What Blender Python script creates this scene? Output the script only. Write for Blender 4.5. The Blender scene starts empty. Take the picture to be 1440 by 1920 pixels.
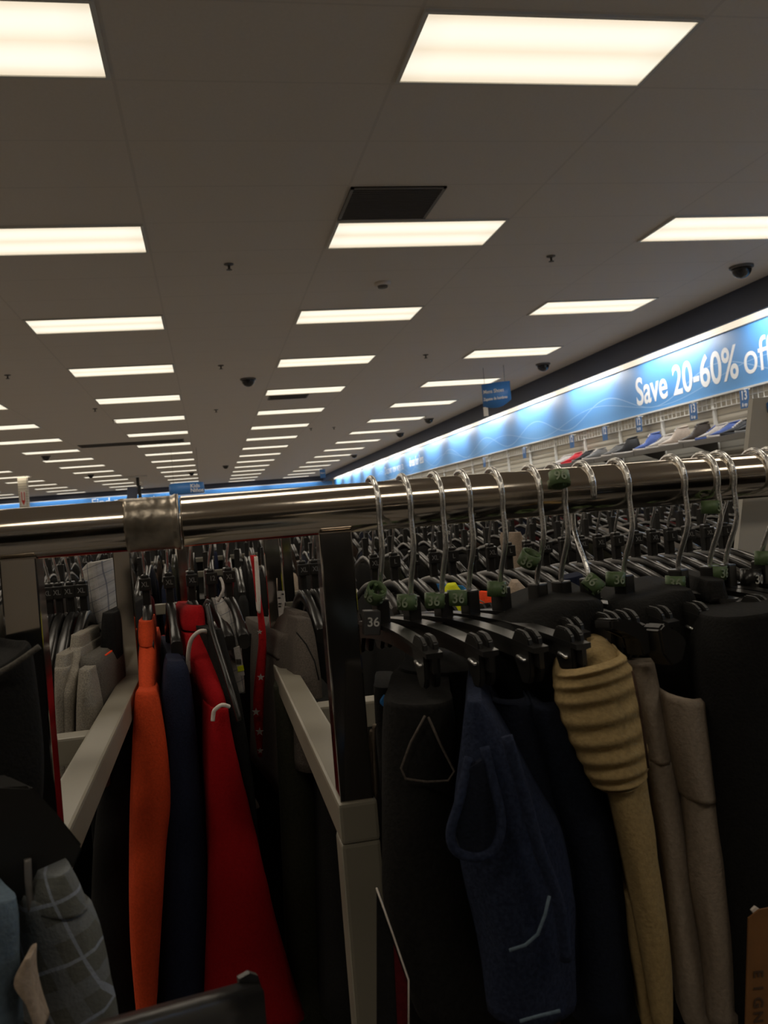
import bpy, bmesh, math, random
from mathutils import Vector, Matrix, noise
random.seed(7)
S = bpy.context.scene
C = S.collection
PI = math.pi
# ------------------------------------------------------------------ camera, light, exposure
EYE = 1.41                      # eye height above the floor
CEIL = EYE + 1.942
F = 1660.0
YAW, PITCH, ROLL = .1953, .0006, -.081
cy_, sy_, cp_, sp_, cr_, sr_ = math.cos(YAW), math.sin(YAW), math.cos(PITCH), math.sin(PITCH), math.cos(ROLL), math.sin(ROLL)
FW = Vector((sy_*cp_, cy_*cp_, sp_)); R0 = Vector((cy_, -sy_, 0)); U0 = R0.cross(FW)
RT = cr_*R0 + sr_*U0; UP = -sr_*R0 + cr_*U0
cam = bpy.data.cameras.new('camera'); cam.sensor_fit = 'HORIZONTAL'; cam.sensor_width = 36; cam.lens = F/1440*36
cam.clip_start = .02; cam.clip_end = 200
camo = bpy.data.objects.new('camera', cam); C.objects.link(camo)
camo.matrix_world = Matrix(((RT.x, UP.x, -FW.x, 0), (RT.y, UP.y, -FW.y, 0), (RT.z, UP.z, -FW.z, EYE), (0, 0, 0, 1)))
cam.dof.use_dof = True; cam.dof.focus_distance = .95; cam.dof.aperture_fstop = 28.0
S.camera = camo
S.view_settings.view_transform = 'Standard'; S.view_settings.look = 'None'
S.view_settings.gamma = 1; S.view_settings.use_curve_mapping = False; S.view_settings.exposure = 0
try:
    S.cycles.use_denoising = True; S.cycles.use_light_tree = True
    S.cycles.max_bounces = 8; S.cycles.diffuse_bounces = 5
except Exception: pass
wd = bpy.data.worlds.new('world'); S.world = wd; wd.use_nodes = True
wd.node_tree.nodes['Background'].inputs[0].default_value = (.9, .8, .7, 1)
wd.node_tree.nodes['Background'].inputs[1].default_value = .02
PANEL_W = 6.9        # watts of the lamp in each ceiling fixture
PANEL_E = 1.04       # brightness of its diffuser
COVE_W = 18

def ray(px, py): return FW + RT*((px-720)/F) - UP*((py-960)/F)
def at(px, py, y):
    d = ray(px, py); v = d*(y/d.y); return Vector((v.x, v.y, v.z+EYE))
def atx(px, py, x):
    d = ray(px, py); v = d*(x/d.x); return Vector((v.x, v.y, v.z+EYE))
def atz(px, py, z):
    d = ray(px, py); v = d*((z-EYE)/d.z); return Vector((v.x, v.y, z))

# ------------------------------------------------------------------ materials
def mat(name, col, rough=.6, metal=0, bump=0, bscale=200, var=0, vscale=40, spec=.5, emit=None, es=1, col2=None, sheen=0, coat=0):
    m = bpy.data.materials.new(name); m.use_nodes = True
    nt = m.node_tree; b = nt.nodes['Principled BSDF']
    b.inputs['Base Color'].default_value = (*col, 1); b.inputs['Roughness'].default_value = rough
    b.inputs['Metallic'].default_value = metal; b.inputs['Specular IOR Level'].default_value = spec
    if sheen: b.inputs['Sheen Weight'].default_value = sheen
    if coat: b.inputs['Coat Weight'].default_value = coat
    if emit:
        b.inputs['Emission Color'].default_value = (*emit, 1); b.inputs['Emission Strength'].default_value = es
    if bump or var:
        tc = nt.nodes.new('ShaderNodeTexCoord')
    if var:
        n = nt.nodes.new('ShaderNodeTexNoise'); n.inputs['Scale'].default_value = vscale; n.inputs['Detail'].default_value = 4
        nt.links.new(tc.outputs['Object'], n.inputs['Vector'])
        r = nt.nodes.new('ShaderNodeValToRGB'); r.color_ramp.elements[0].position = .35; r.color_ramp.elements[1].position = .65
        c2 = col2 or tuple(min(1, c*(1+var)) for c in col)
        r.color_ramp.elements[0].color = (*[c*(1-var*.6) for c in col], 1); r.color_ramp.elements[1].color = (*c2, 1)
        nt.links.new(n.outputs['Fac'], r.inputs['Fac']); nt.links.new(r.outputs['Color'], b.inputs['Base Color'])
    if bump:
        n = nt.nodes.new('ShaderNodeTexNoise'); n.inputs['Scale'].default_value = bscale; n.inputs['Detail'].default_value = 3
        nt.links.new(tc.outputs['Object'], n.inputs['Vector'])
        bp = nt.nodes.new('ShaderNodeBump'); bp.inputs['Strength'].default_value = bump; bp.inputs['Distance'].default_value = .002
        nt.links.new(n.outputs['Fac'], bp.inputs['Height']); nt.links.new(bp.outputs['Normal'], b.inputs['Normal'])
    return m
def fabric(name, col, var=.25, vscale=350, rough=.9, bump=.35, bscale=500, **k):
    return mat(name, col, rough, 0, bump, bscale, var, vscale, spec=.15, **k)
def nodes_of(m): return m.node_tree, m.node_tree.nodes['Principled BSDF']
def mnode(nt, op, a, b=None, c=None):
    n = nt.nodes.new('ShaderNodeMath'); n.operation = op
    for i, v in enumerate((a, b, c)):
        if v is None: continue
        if isinstance(v, (int, float)): n.inputs[i].default_value = v
        else: nt.links.new(v, n.inputs[i])
    return n.outputs[0]
def mixc(nt, fac, a, b):
    n = nt.nodes.new('ShaderNodeMix'); n.data_type = 'RGBA'
    for i, v in ((0, fac), (6, a), (7, b)):
        if isinstance(v, (int, float)): n.inputs[i].default_value = v
        elif isinstance(v, tuple): n.inputs[i].default_value = (*v, 1)
        else: nt.links.new(v, n.inputs[i])
    return n.outputs[2]
def objxyz(nt):
    tc = nt.nodes.new('ShaderNodeTexCoord'); s = nt.nodes.new('ShaderNodeSeparateXYZ')
    nt.links.new(tc.outputs['Object'], s.inputs[0]); return s.outputs, tc
def band(nt, v, period, width, off=0):          # 1 inside a stripe of the given width
    f = mnode(nt, 'FLOORED_MODULO', mnode(nt, 'SUBTRACT', v, off), period)
    return mnode(nt, 'LESS_THAN', f, width)

M = {}
M['chrome'] = mat('chrome', (.66, .62, .57), .16, 1, .05, 90)
M['wire'] = mat('hook_chrome', (.78, .78, .77), .22, .82, .25, 260)
M['rail'] = mat('rail_chrome', (.70, .64, .56), .13, 1, .04, 60)
M['mirror'] = mat('post_chrome', (.60, .56, .52), .09, 1)
M['beige'] = mat('beige_paint', (.24, .222, .175), .38, 0, .03, 120, .05, 9)
M['black'] = mat('black_plastic', (.014, .0135, .013), .28, 0, .06, 120, spec=.6)
M['black_matte'] = mat('black_matte_plastic', (.014, .0135, .0125), .42, spec=.4)
M['green'] = mat('green_plastic', (.115, .185, .082), .45)
M['dim_print'] = mat('dim_white_print', (.20, .20, .20), .6)
M['green_print'] = mat('pale_green_print', (.33, .40, .28), .6)
M['white_print'] = mat('white_print', (.55, .55, .52), .6)
M['grey_cap'] = mat('dark_grey_cap', (.05, .05, .052), .45)
M['tape'] = mat('clear_tape', (.36, .32, .265), .32, .85, .55, 60, .45, 60)
M['trim_white'] = mat('white_trim', (.75, .74, .7), .5)
M['sign_white'] = mat('sign_lettering', (.86, .86, .86), .5)
M['sign_grey'] = mat('sign_lettering_dim', (.62, .68, .78), .5)
M['navy'] = mat('navy_paint', (.055, .066, .105), .6)
M['wall_beige'] = mat('slatwall', (.62, .575, .475), .55)
M['panel'] = mat('white_board', (.52, .50, .45), .6)
M['plain_wall'] = mat('wall_paint', (.55, .5, .43), .8, 0, 0)
M['floor'] = mat('floor_carpet', (.19, .178, .168), .9, 0, .3, 300, var=.1, vscale=80)
M['dome'] = mat('camera_dome', (.02, .02, .022), .12, spec=.7)
M['metal_grey'] = mat('grey_metal', (.16, .15, .14), .45, .3)
M['shelf'] = mat('shelf_grey', (.19, .185, .18), .5)
M['blue'] = mat('sign_blue', (.055, .22, .60), .4)
M['blue_tag'] = mat('blue_tag', (.05, .16, .40), .5)
M['red_sign'] = mat('red_sign', (.55, .03, .02), .5)
# ceiling: 2 x 4 ft lay-in tiles drawn in the material
m = mat('ceiling_tile', (.72, .665, .60), .9); nt, b = nodes_of(m); (X, Y, Z), tc = objxyz(nt)
g = mnode(nt, 'MAXIMUM', band(nt, X, 1.2192, .016, .9695-.008), band(nt, Y, .6096, .012, 3.306-.006))
n = nt.nodes.new('ShaderNodeTexNoise'); n.inputs['Scale'].default_value = 60; nt.links.new(tc.outputs['Object'], n.inputs['Vector'])
c1 = mixc(nt, n.outputs['Fac'], (.80, .735, .66), (.87, .80, .725))
nt.links.new(mixc(nt, mnode(nt, 'MULTIPLY', g, .16), c1, (.35, .32, .28)), b.inputs['Base Color']); M['ceiling'] = m
# luminous diffuser with two lamp bands
m = mat('light_diffuser', (.8, .78, .7), .5, emit=(1, .93, .78), es=PANEL_E); nt, b = nodes_of(m)
tc = nt.nodes.new('ShaderNodeTexCoord'); sp = nt.nodes.new('ShaderNodeSeparateXYZ'); nt.links.new(tc.outputs['Generated'], sp.inputs[0])
u, v = sp.outputs[0], sp.outputs[1]
tube = mnode(nt, 'ABSOLUTE', mnode(nt, 'SINE', mnode(nt, 'MULTIPLY', v, 2*PI)))
edge = mnode(nt, 'MINIMUM', mnode(nt, 'MULTIPLY', mnode(nt, 'MINIMUM', u, mnode(nt, 'SUBTRACT', 1, u)), 9), 1)
edgev = mnode(nt, 'MINIMUM', mnode(nt, 'MULTIPLY', mnode(nt, 'MINIMUM', v, mnode(nt, 'SUBTRACT', 1, v)), 7), 1)
st = mnode(nt, 'MULTIPLY', mnode(nt, 'ADD', mnode(nt, 'MULTIPLY', tube, .13), mnode(nt, 'ADD', mnode(nt, 'MULTIPLY', edge, .09), mnode(nt, 'MULTIPLY_ADD', edgev, .1, .72))), PANEL_E)
nt.links.new(st, b.inputs['Emission Strength'])
nt.links.new(mixc(nt, mnode(nt, 'MULTIPLY', tube, edgev), (1, .85, .64), (1, .94, .78)), b.inputs['Emission Color']); M['diffuser'] = m
M['cove_lens'] = mat('strip_lens', (.10, .09, .08), .5, emit=(1, .86, .66), es=.92)
# banner: blue print with pale swirls
def banner_mat(name, axis):
    m = mat(name, (.07, .27, .62), .45); nt, b = nodes_of(m); o, tc = objxyz(nt)
    u, z = o[axis], o[2]
    def wave(amp, wl, ph, z0, w):
        s = mnode(nt, 'MULTIPLY_ADD', mnode(nt, 'SINE', mnode(nt, 'MULTIPLY_ADD', u, 2*PI/wl, ph)), amp, z0)
        d = mnode(nt, 'SUBTRACT', z, s); return d, mnode(nt, 'LESS_THAN', mnode(nt, 'ABSOLUTE', d), w)
    d1, l1 = wave(.15, 2.9, .4, 2.66, .006); d2, l2 = wave(.12, 4.3, 2.0, 2.62, .004)
    lo = mnode(nt, 'MINIMUM', mnode(nt, 'MAXIMUM', mnode(nt, 'MULTIPLY_ADD', d1, -2.2, .1), 0), .5)
    c = mixc(nt, lo, (.075, .27, .60), (.16, .38, .66))
    c = mixc(nt, mnode(nt, 'MULTIPLY', mnode(nt, 'LESS_THAN', d2, 0), .22), c, (.04, .22, .56))
    c = mixc(nt, mnode(nt, 'MULTIPLY', mnode(nt, 'MAXIMUM', l1, l2), .4), c, (.55, .72, .9))
    nt.links.new(c, b.inputs['Base Color']); return m
M['banner'] = banner_mat('banner_print', 1); M['banner_back'] = banner_mat('banner_print_back', 0)
nt, b = nodes_of(M['wall_beige']); (X, Y, Z), tc = objxyz(nt)      # slat grooves
nt.links.new(mixc(nt, band(nt, Z, .0762, .016), (.62, .575, .475), (.36, .33, .265)), b.inputs['Base Color'])
def plaid(name, base, l1, l2, per=.05, ang=.0):
    m = fabric(name, base); nt, b = nodes_of(m); (X, Y, Z), tc = objxyz(nt)
    h = mnode(nt, 'ADD', X, mnode(nt, 'MULTIPLY', Z, ang)); v = mnode(nt, 'ADD', mnode(nt, 'SUBTRACT', Z, mnode(nt, 'MULTIPLY', X, .35)), 0)
    c = mixc(nt, mnode(nt, 'MULTIPLY', band(nt, h, per, per*.3), .55), base, l1)
    c = mixc(nt, mnode(nt, 'MULTIPLY', band(nt, v, per, per*.3), .55), c, l1)
    c = mixc(nt, mnode(nt, 'MULTIPLY', band(nt, h, per, per*.06, per*.6), .8), c, l2)
    c = mixc(nt, mnode(nt, 'MULTIPLY', band(nt, v, per, per*.06, per*.6), .8), c, l2)
    nt.links.new(c, b.inputs['Base Color']); return m
FAB = dict(
    orange=fabric('orange_knit', (.56, .062, .017), .12), red=fabric('red_jersey', (.30, .004, .007), .1), navy=fabric('navy_knit', (.012, .016, .036), .2),
    black=fabric('black_cloth', (.010, .0098, .0095), .2), charcoal=fabric('charcoal_cloth', (.013, .0125, .012), .25),
    heather=fabric('grey_heather', (.24, .22, .185), .35, 700), heather_dark=fabric('dark_grey_heather', (.10, .093, .082), .35, 700),
    hoodie=fabric('brown_grey_marl', (.085, .072, .062), .3, 600), denim=fabric('blue_denim', (.013, .018, .038), .18, 420, col2=(.021, .029, .058)),
    navy_twill=fabric('navy_twill', (.009, .012, .022), .2), khaki=fabric('khaki_twill', (.31, .225, .105), .15), taupe=fabric('taupe_twill', (.25, .205, .16), .12),
    taupe_light=fabric('light_taupe_twill', (.30, .25, .20), .12), lightblue=fabric('light_blue_cloth', (.10, .14, .18), .15), olive=fabric('olive_dark', (.028, .028, .018), .2),
    tan=fabric('tan_cloth', (.34, .27, .21), .15), white=fabric('white_trim_cloth', (.72, .66, .60), .05), star=fabric('red_print', (.42, .012, .015), .15),
    maroon=fabric('maroon_cloth', (.07, .004, .006), .2), brown=fabric('brown_cloth', (.05, .03, .02), .2), pale=fabric('pale_grey_cloth', (.45, .42, .40), .1),
    yellow=fabric('neon_yellow', (.62, .66, .02), .08), hiblue=fabric('bright_blue', (.03, .16, .42), .1), neon=fabric('neon_orange', (.95, .08, .02), .05),
    plaid=plaid('grey_plaid', (.12, .125, .115), (.19, .21, .23), (.28, .32, .39), .030, .45), plaid_light=plaid('pale_plaid', (.36, .35, .33), (.46, .44, .42), (.12, .13, .16), .016, .1))
# ------------------------------------------------------------------ mesh helpers
class MB:
    def __init__(s): s.bm = bmesh.new()
    def box(s, c, d, rot=None, bev=0):
        v = bmesh.ops.create_cube(s.bm, size=1)['verts']
        Mx = Matrix.Diagonal((*d, 1))
        if rot is not None: Mx = rot.to_4x4() @ Mx
        bmesh.ops.transform(s.bm, matrix=Matrix.Translation(Vector(c)) @ Mx, verts=v)
        if bev:
            es = list({e for q in v for e in q.link_edges})
            bmesh.ops.bevel(s.bm, geom=es, offset=bev, segments=2, affect='EDGES', profile=.6)
        return s
    def rings(s, rs, caps=(True, True), closed=False):
        L = [[s.bm.verts.new(p) for p in r] for r in rs]; n = len(L[0])
        pairs = list(zip(L, L[1:])) + ([(L[-1], L[0])] if closed else [])
        for a, b in pairs:
            for i in range(n):
                f = s.bm.faces.new((a[i], a[(i+1) % n], b[(i+1) % n], b[i])); f.smooth = True
        if not closed:
            if caps[0]: s.bm.faces.new(L[0][::-1])
            if caps[1]: s.bm.faces.new(L[-1])
        return s
    def tube(s, pts, r, seg=8, caps=(True, True)):
        pts = [Vector(p) for p in pts]; rs = []; ref = None
        for i, p in enumerate(pts):
            t = (pts[min(i+1, len(pts)-1)] - pts[max(i-1, 0)]).normalized()
            if ref is None:
                ref = Vector((0, 0, 1)) if abs(t.z) < .9 else Vector((1, 0, 0))
                a = (ref - t*ref.dot(t)).normalized()
            else: a = (a - t*a.dot(t)).normalized()
            b_ = t.cross(a); rr = r[i] if isinstance(r, (list, tuple)) else r
            rs.append([p + (a*math.cos(k*2*PI/seg) + b_*math.sin(k*2*PI/seg))*rr for k in range(seg)])
        return s.rings(rs, caps)
    def prism(s, poly, vec):                  # polygon of 3-D points pushed along vec
        vec = Vector(vec); a = [s.bm.verts.new(p) for p in poly]; b_ = [s.bm.verts.new(Vector(p)+vec) for p in poly]; n = len(a)
        s.bm.faces.new(a); s.bm.faces.new(b_[::-1])
        for i in range(n): s.bm.faces.new((a[i], b_[i], b_[(i+1) % n], a[(i+1) % n]))
        return s
    def lathe(s, prof, c=(0, 0, 0), seg=24, axis='Z'):
        c = Vector(c); rs = []
        for r, z in prof:
            q = [Vector((r*math.cos(k*2*PI/seg), r*math.sin(k*2*PI/seg), z)) for k in range(seg)]
            if axis == 'X': q = [Vector((p.z, p.x, p.y)) for p in q]
            rs.append([c+p for p in q])
        return s.rings(rs)
    def build(s, name, m, parent=None, loc=None, world=False, smooth=None):
        """one mesh object; world=True: coordinates were written in world space and are moved into the parent's frame"""
        bmesh.ops.recalc_face_normals(s.bm, faces=s.bm.faces)
        if smooth is not None:
            for f in s.bm.faces: f.smooth = smooth
        if world and parent is not None:
            Mi = root_matrix(parent).inverted(); bmesh.ops.transform(s.bm, matrix=Mi, verts=s.bm.verts)
        elif world:
            c = sum((v.co for v in s.bm.verts), Vector())/max(1, len(s.bm.verts)); loc = c
            bmesh.ops.translate(s.bm, vec=-c, verts=s.bm.verts)
        me = bpy.data.meshes.new(name); s.bm.to_mesh(me); s.bm.free(); me.materials.append(m)
        return link(name, me, parent, loc)
def root_matrix(o):
    Mx = Matrix.LocRotScale(o.location, o.rotation_euler, None)
    return root_matrix(o.parent) @ Mx if o.parent else Mx
def link(name, me, parent=None, loc=None):
    o = bpy.data.objects.new(name, me); C.objects.link(o)
    if parent is not None: o.parent = parent
    if loc is not None: o.location = loc
    return o
def tag(o, label, cat, group=None):
    o['label'] = label; o['category'] = cat
    if group: o['group'] = group
    return o
def thing(name, label, cat, loc=(0, 0, 0), rz=0, group=None):
    o = bpy.data.objects.new(name, None); C.objects.link(o); o.location = loc; o.rotation_euler = (0, 0, rz); o.empty_display_size = .05
    return tag(o, label, cat, group)
def struct(o): o['kind'] = 'structure'; return o
def dup(root, loc, rz, label, group=None, mats=None):
    r = root.copy(); C.objects.link(r); r.location = loc; r.rotation_euler = (0, 0, rz); r['label'] = label
    if group: r['group'] = group
    for ch in list(root.children):
        c = ch.copy(); C.objects.link(c); c.parent = r
        for g_ in list(ch.children):
            d = g_.copy(); C.objects.link(d); d.parent = c
    return r
TXT = {}
def text_mesh(s, size, depth=.001, bold=0, shear=0, xs=1, align='CENTER'):
    k = (s, size, depth, bold, xs, align)
    if k not in TXT:
        cu = bpy.data.curves.new('t', 'FONT'); cu.body = s; cu.size = size; cu.extrude = depth; cu.offset = bold; cu.align_x = align; cu.align_y = 'CENTER'
        ob = bpy.data.objects.new('t', cu); C.objects.link(ob); dg = bpy.context.evaluated_depsgraph_get()
        me = bpy.data.meshes.new_from_object(ob.evaluated_get(dg)); bpy.data.objects.remove(ob); me.name = 'lettering'
        if xs != 1:
            for v in me.vertices: v.co.x *= xs
        TXT[k] = me
    return TXT[k].copy()
def lettering(s, size, m, parent, M4, depth=.001, bold=0, xs=1, align='CENTER', name='lettering', bend=0):
    me = text_mesh(s, size, depth, bold, 0, xs, align); me.materials.clear(); me.materials.append(m)
    if bend:
        for v in me.vertices:
            a = v.co.x/bend; r = bend + v.co.z; v.co = Vector((r*math.sin(a), v.co.y, r*math.cos(a)))
    me.transform(M4); return link(name, me, parent)
def frame(origin, xdir, ydir):
    x = Vector(xdir).normalized(); y = Vector(ydir); y = (y - x*y.dot(x)).normalized(); z = x.cross(y)
    return Matrix(((x.x, y.x, z.x, origin[0]), (x.y, y.y, z.y, origin[1]), (x.z, y.z, z.z, origin[2]), (0, 0, 0, 1)))
ORD = 'first second third fourth fifth sixth seventh eighth ninth tenth eleventh twelfth thirteenth fourteenth fifteenth sixteenth seventeenth eighteenth nineteenth twentieth'.split()
TENS = {2: 'twenty', 3: 'thirty', 4: 'forty', 5: 'fifty', 6: 'sixty'}
def nth(i):
    if i < 20: return ORD[i]
    t, o = divmod(i+1, 10); return TENS[t] + ('-'+ORD[o-1] if o else '') if o else TENS[t].replace('y', 'ieth')

# ------------------------------------------------------------------ the room
XL, XR, YN, YF = -13.0, 5.9, -5.5, 41.6
o = struct(MB().box(((XL+XR)/2, (YN+YF)/2, -.05), (XR-XL, YF-YN, .1)).build('floor', M['floor']))
o = struct(MB().box(((XL+XR)/2, (YN+YF)/2, CEIL+.05), (XR-XL, YF-YN, .1)).build('ceiling', M['ceiling']))
struct(MB().box((XL-.05, (YN+YF)/2, CEIL/2), (.1, YF-YN, CEIL)).build('wall_left', M['plain_wall']))
struct(MB().box(((XL+XR)/2, YN-.05, CEIL/2), (XR-XL, .1, CEIL)).build('wall_front', M['plain_wall']))
struct(MB().box(((XL+XR)/2, YF+.05, CEIL/2), (XR-XL, .1, CEIL)).build('wall_back', M['plain_wall']))
struct(MB().box((XR+.05, (YN+YF)/2, CEIL/2), (.1, YF-YN, CEIL)).build('wall_right', M['wall_beige']))
# navy soffit faces that drop from the ceiling in front of both walls
ZV = 1.655 + EYE
struct(MB().box((5.37, (YN+YF)/2, (CEIL+ZV)/2), (.04, YF-YN, CEIL-ZV)).build('trim_1', M['navy']))
struct(MB().box(((XL+5.35)/2, 41.05, CEIL-.115), (5.35-XL, .04, .23)).build('trim_2', M['navy']))

# ------------------------------------------------------------------ ceiling lights: 4 x 2 ft fixtures on an 8 ft grid
LW, LD = 1.162, .541
lampd = bpy.data.lights.new('lamp', 'AREA'); lampd.shape = 'RECTANGLE'; lampd.size = LW; lampd.size_y = LD; lampd.energy = PANEL_W; lampd.color = (1, .87, .70)
cols = {2: 'the column nearest the right wall', 1: 'the column just right of centre', 0: 'the column just left of centre', -1: 'the second column left of centre',
        -2: 'the third column left of centre', -3: 'the fourth column left of centre', -4: 'the leftmost column'}
tl0 = None
for c in range(2, -5, -1):
    for r in range(-2, 16):
        x = .998 + 2.438*(c-1) + LW/2; y = 3.334 + 2.438*r + LD/2
        lab = ('ceiling light panel %s from the front in %s' % (nth(r), cols[c])) if r >= 0 else 'ceiling light panel overhead out of view, %s row, %s' % (ORD[-r-1], cols[c])
        if tl0 is None:
            tl0 = t = thing('ceiling_light', lab, 'ceiling light', (x, y, CEIL), 0, 'ceiling light panels')
            fr = MB(); w, d = LW+.03, LD+.03
            for sx in (-1, 1): fr.box((sx*(LW/2+.009), 0, -.006), (.018, d, .012)); fr.box((0, sx*(LD/2+.009), -.006), (LW, .018, .012))
            fr.build('frame', M['trim_white'], t)
            MB().box((0, 0, -.0035), (LW, LD, .005)).build('diffuser', M['diffuser'], t)
            l = bpy.data.objects.new('lamp', lampd); C.objects.link(l); l.parent = t; l.location = (0, 0, -.014)
        else: dup(tl0, (x, y, CEIL), 0, lab)

# vents, domes, sprinklers, detector
def vent(x0, y0, w, d, lab):
    t = thing('ceiling_vent', lab, 'vent', (x0+w/2, y0+d/2, CEIL), 0, 'ceiling air vents')
    MB().box((0, 0, -.003), (w, d, .005)).build('backing', M['metal_grey'], t)
    g_ = MB(); n = int(d/.03)
    for i in range(n): g_.box((0, -d/2+(i+.5)*d/n, -.009), (w-.04, .004, .008))
    g_.build('grille', M['metal_grey'], t)
    f_ = MB()
    for s in (-1, 1): f_.box((s*(w/2-.01), 0, -.007), (.02, d, .01)); f_.box((0, s*(d/2-.01), -.007), (w, .02, .01))
    f_.build('frame', M['metal_grey'], t)
vent(.98, 5.155, .59, .56, 'square grey return vent touching the light panel in the column right of centre')
a_ = atz(150, 838, CEIL); vent(a_.x, a_.y-.4, 2.2, .6, 'long dark ceiling vent between the left light columns far back')
a_ = atz(505, 742, CEIL); vent(a_.x, a_.y+.02, .62, .4, 'small grey vent just behind the fifth light panel of the column right of centre')
DOMES = [(1390, 505, 'nearest one above the navy soffit'), (1018, 685, 'second one along the navy soffit'), (804, 788, 'third one along the navy soffit'), (750, 815, 'fourth one along the navy soffit'),
         (664, 856, 'farthest one along the navy soffit'), (465, 713, 'between the two middle light columns, nearest'), (86, 858, 'far left over the light panels'), (423, 876, 'between the two middle columns, far back'),
         (170, 893, 'far back among the left light panels'), (359, 889, 'overlapping a far light panel left of centre')]
d0 = None
for px, py, w_ in DOMES:
    p = atz(px, py-6 if px > 1300 else py-3, CEIL); lab = 'black security camera dome on the ceiling, ' + w_
    if d0 is None:
        d0 = t = thing('camera_dome', lab, 'security camera', p, 0, 'security camera domes')
        MB().lathe([(.105, 0), (.105, -.018), (.088, -.022)]).build('base_ring', M['metal_grey'], t)
        MB().lathe([(.088, -.02)] + [(.088*math.cos(a), -.022-.088*math.sin(a)) for a in [i*PI/16 for i in range(1, 8)]] + [(.004, -.11)]).build('dome', M['dome'], t)
    else: dup(d0, p, 0, lab)
s0 = None
for px, py in [(429, 497), (1033, 482), (798, 667), (414, 687), (14, 705), (405, 770), (626, 803), (583, 805), (178, 768), (214, 790)]:
    p = atz(px, py-2, CEIL); lab = 'small ceiling sprinkler head near the light panel %s' % {(429, 497): 'second in the left-of-centre column', (1033, 482): 'second in the right column', (798, 667): 'fourth in the right-of-centre column', (414, 687): 'fourth, between the two middle columns',
        (14, 705): 'at the left edge of the picture', (405, 770): 'sixth, between the two middle columns', (626, 803): 'seventh, between the right columns', (583, 805): 'seventh in the right-of-centre column', (178, 768): 'fifth in the left-of-centre column', (214, 790): 'sixth in the left-of-centre column'}[(px, py)]
    if s0 is None:
        s0 = t = thing('sprinkler_head', lab, 'sprinkler', p, 0, 'sprinkler heads')
        MB().lathe([(.036, 0), (.036, -.006), (.02, -.012), (.01, -.014)]).build('escutcheon', M['metal_grey'], t)
        MB().lathe([(.009, -.012), (.009, -.04), (.022, -.042), (.022, -.046), (.002, -.047)], seg=12).build('deflector', M['metal_grey'], t)
    else: dup(s0, p, 0, lab)
p = atz(717, 530, CEIL); t = thing('smoke_detector', 'small white smoke detector before the third ceiling light right of centre', 'smoke detector', p)
MB().lathe([(.07, 0), (.07, -.02), (.06, -.028)]).build('base', M['ceiling'], t)
MB().lathe([(.045, -.026), (.04, -.045), (.02, -.05), (.002, -.051)]).build('sensor', M['metal_grey'], t)

# ------------------------------------------------------------------ right wall: cove lights, banner, slatwall, shelf of shoes
ZB0, ZB1 = EYE+1.045, EYE+1.708
t = thing('wall_banner', 'long blue banner reading Save 20-60% off above the shoe wall', 'banner', (XR-.03, 0, 0))
MB().box((0, 18, (ZB0+ZB1)/2), (.03, 46, ZB1-ZB0)).build('panel', M['banner'], t)
MB().box((-.012, 18, ZB0-.008), (.06, 46, .02)).build('edge_trim', M['trim_white'], t)
def wall_text(s, y, z, size, m, bold=0, xs=1, align='LEFT'):
    return lettering(s, size, m, t, frame((-.017, y, z), (0, -1, 0), (0, 0, 1)), .001, bold, xs, align)
wall_text('Save 20-60%', 11.2, EYE+1.335, .52, M['sign_white'], .008, .905)
wall_text('off', 8.72, EYE+1.335, .52, M['sign_white'], 0, .95)
wall_text('Discover new ways to', 28.9, EYE+1.36, .36, M['sign_grey'], 0, .9)
wall_text('dress for less', 25.2, EYE+1.38, .36, M['sign_white'], .004, .9)
cl = bpy.data.lights.new('strip_lamp', 'AREA'); cl.shape = 'RECTANGLE'; cl.size = 1.5; cl.size_y = .06; cl.energy = COVE_W; cl.color = (1, .98, .94)
c0 = None
for i in range(18):
    y = -2 + i*2.44; lab = 'fluorescent strip light over the blue shoe wall banner, %s from the near end' % nth(i)
    if c0 is None:
        c0 = k = thing('strip_light', lab, 'strip light', (XR-.06, y, ZB1+.045), 0, 'strip lights over the banner')
        MB().box((.012, 0, 0), (.05, 2.43, .084)).build('housing', M['trim_white'], k)
        MB().box((-.018, 0, .012), (.012, 2.43, .05), bev=.003).build('lens', M['cove_lens'], k)
        MB().box((-.018, 0, -.028), (.012, 2.43, .022), bev=.003).build('lens', M['cove_lens'], k)
        l = bpy.data.objects.new('strip_lamp', cl); C.objects.link(l); l.parent = k; l.location = (-.26, 0, .03)
        l.rotation_euler = Vector((.50, 0, -.86)).to_track_quat('-Z', 'Y').to_euler()
    else: dup(c0, (XR-.06, y, ZB1+.045), 0, lab)
# shelving uprights
u0 = None
for i in range(18):
    y = 9.38 + (i-3)*1.213; lab = 'white slotted shelf upright on the shoe wall, %s from the near end' % nth(i)
    if u0 is None:
        u0 = tag(MB().box((0, 0, 0), (.04, .035, 2.44), bev=.004).build('shelf_upright', M['trim_white'], None, (XR-.022, y, 1.23)), lab, 'upright', 'shoe wall uprights')
    else:
        q = u0.copy(); C.objects.link(q); q.location = (XR-.022, y, 1.23); q['label'] = lab
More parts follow.
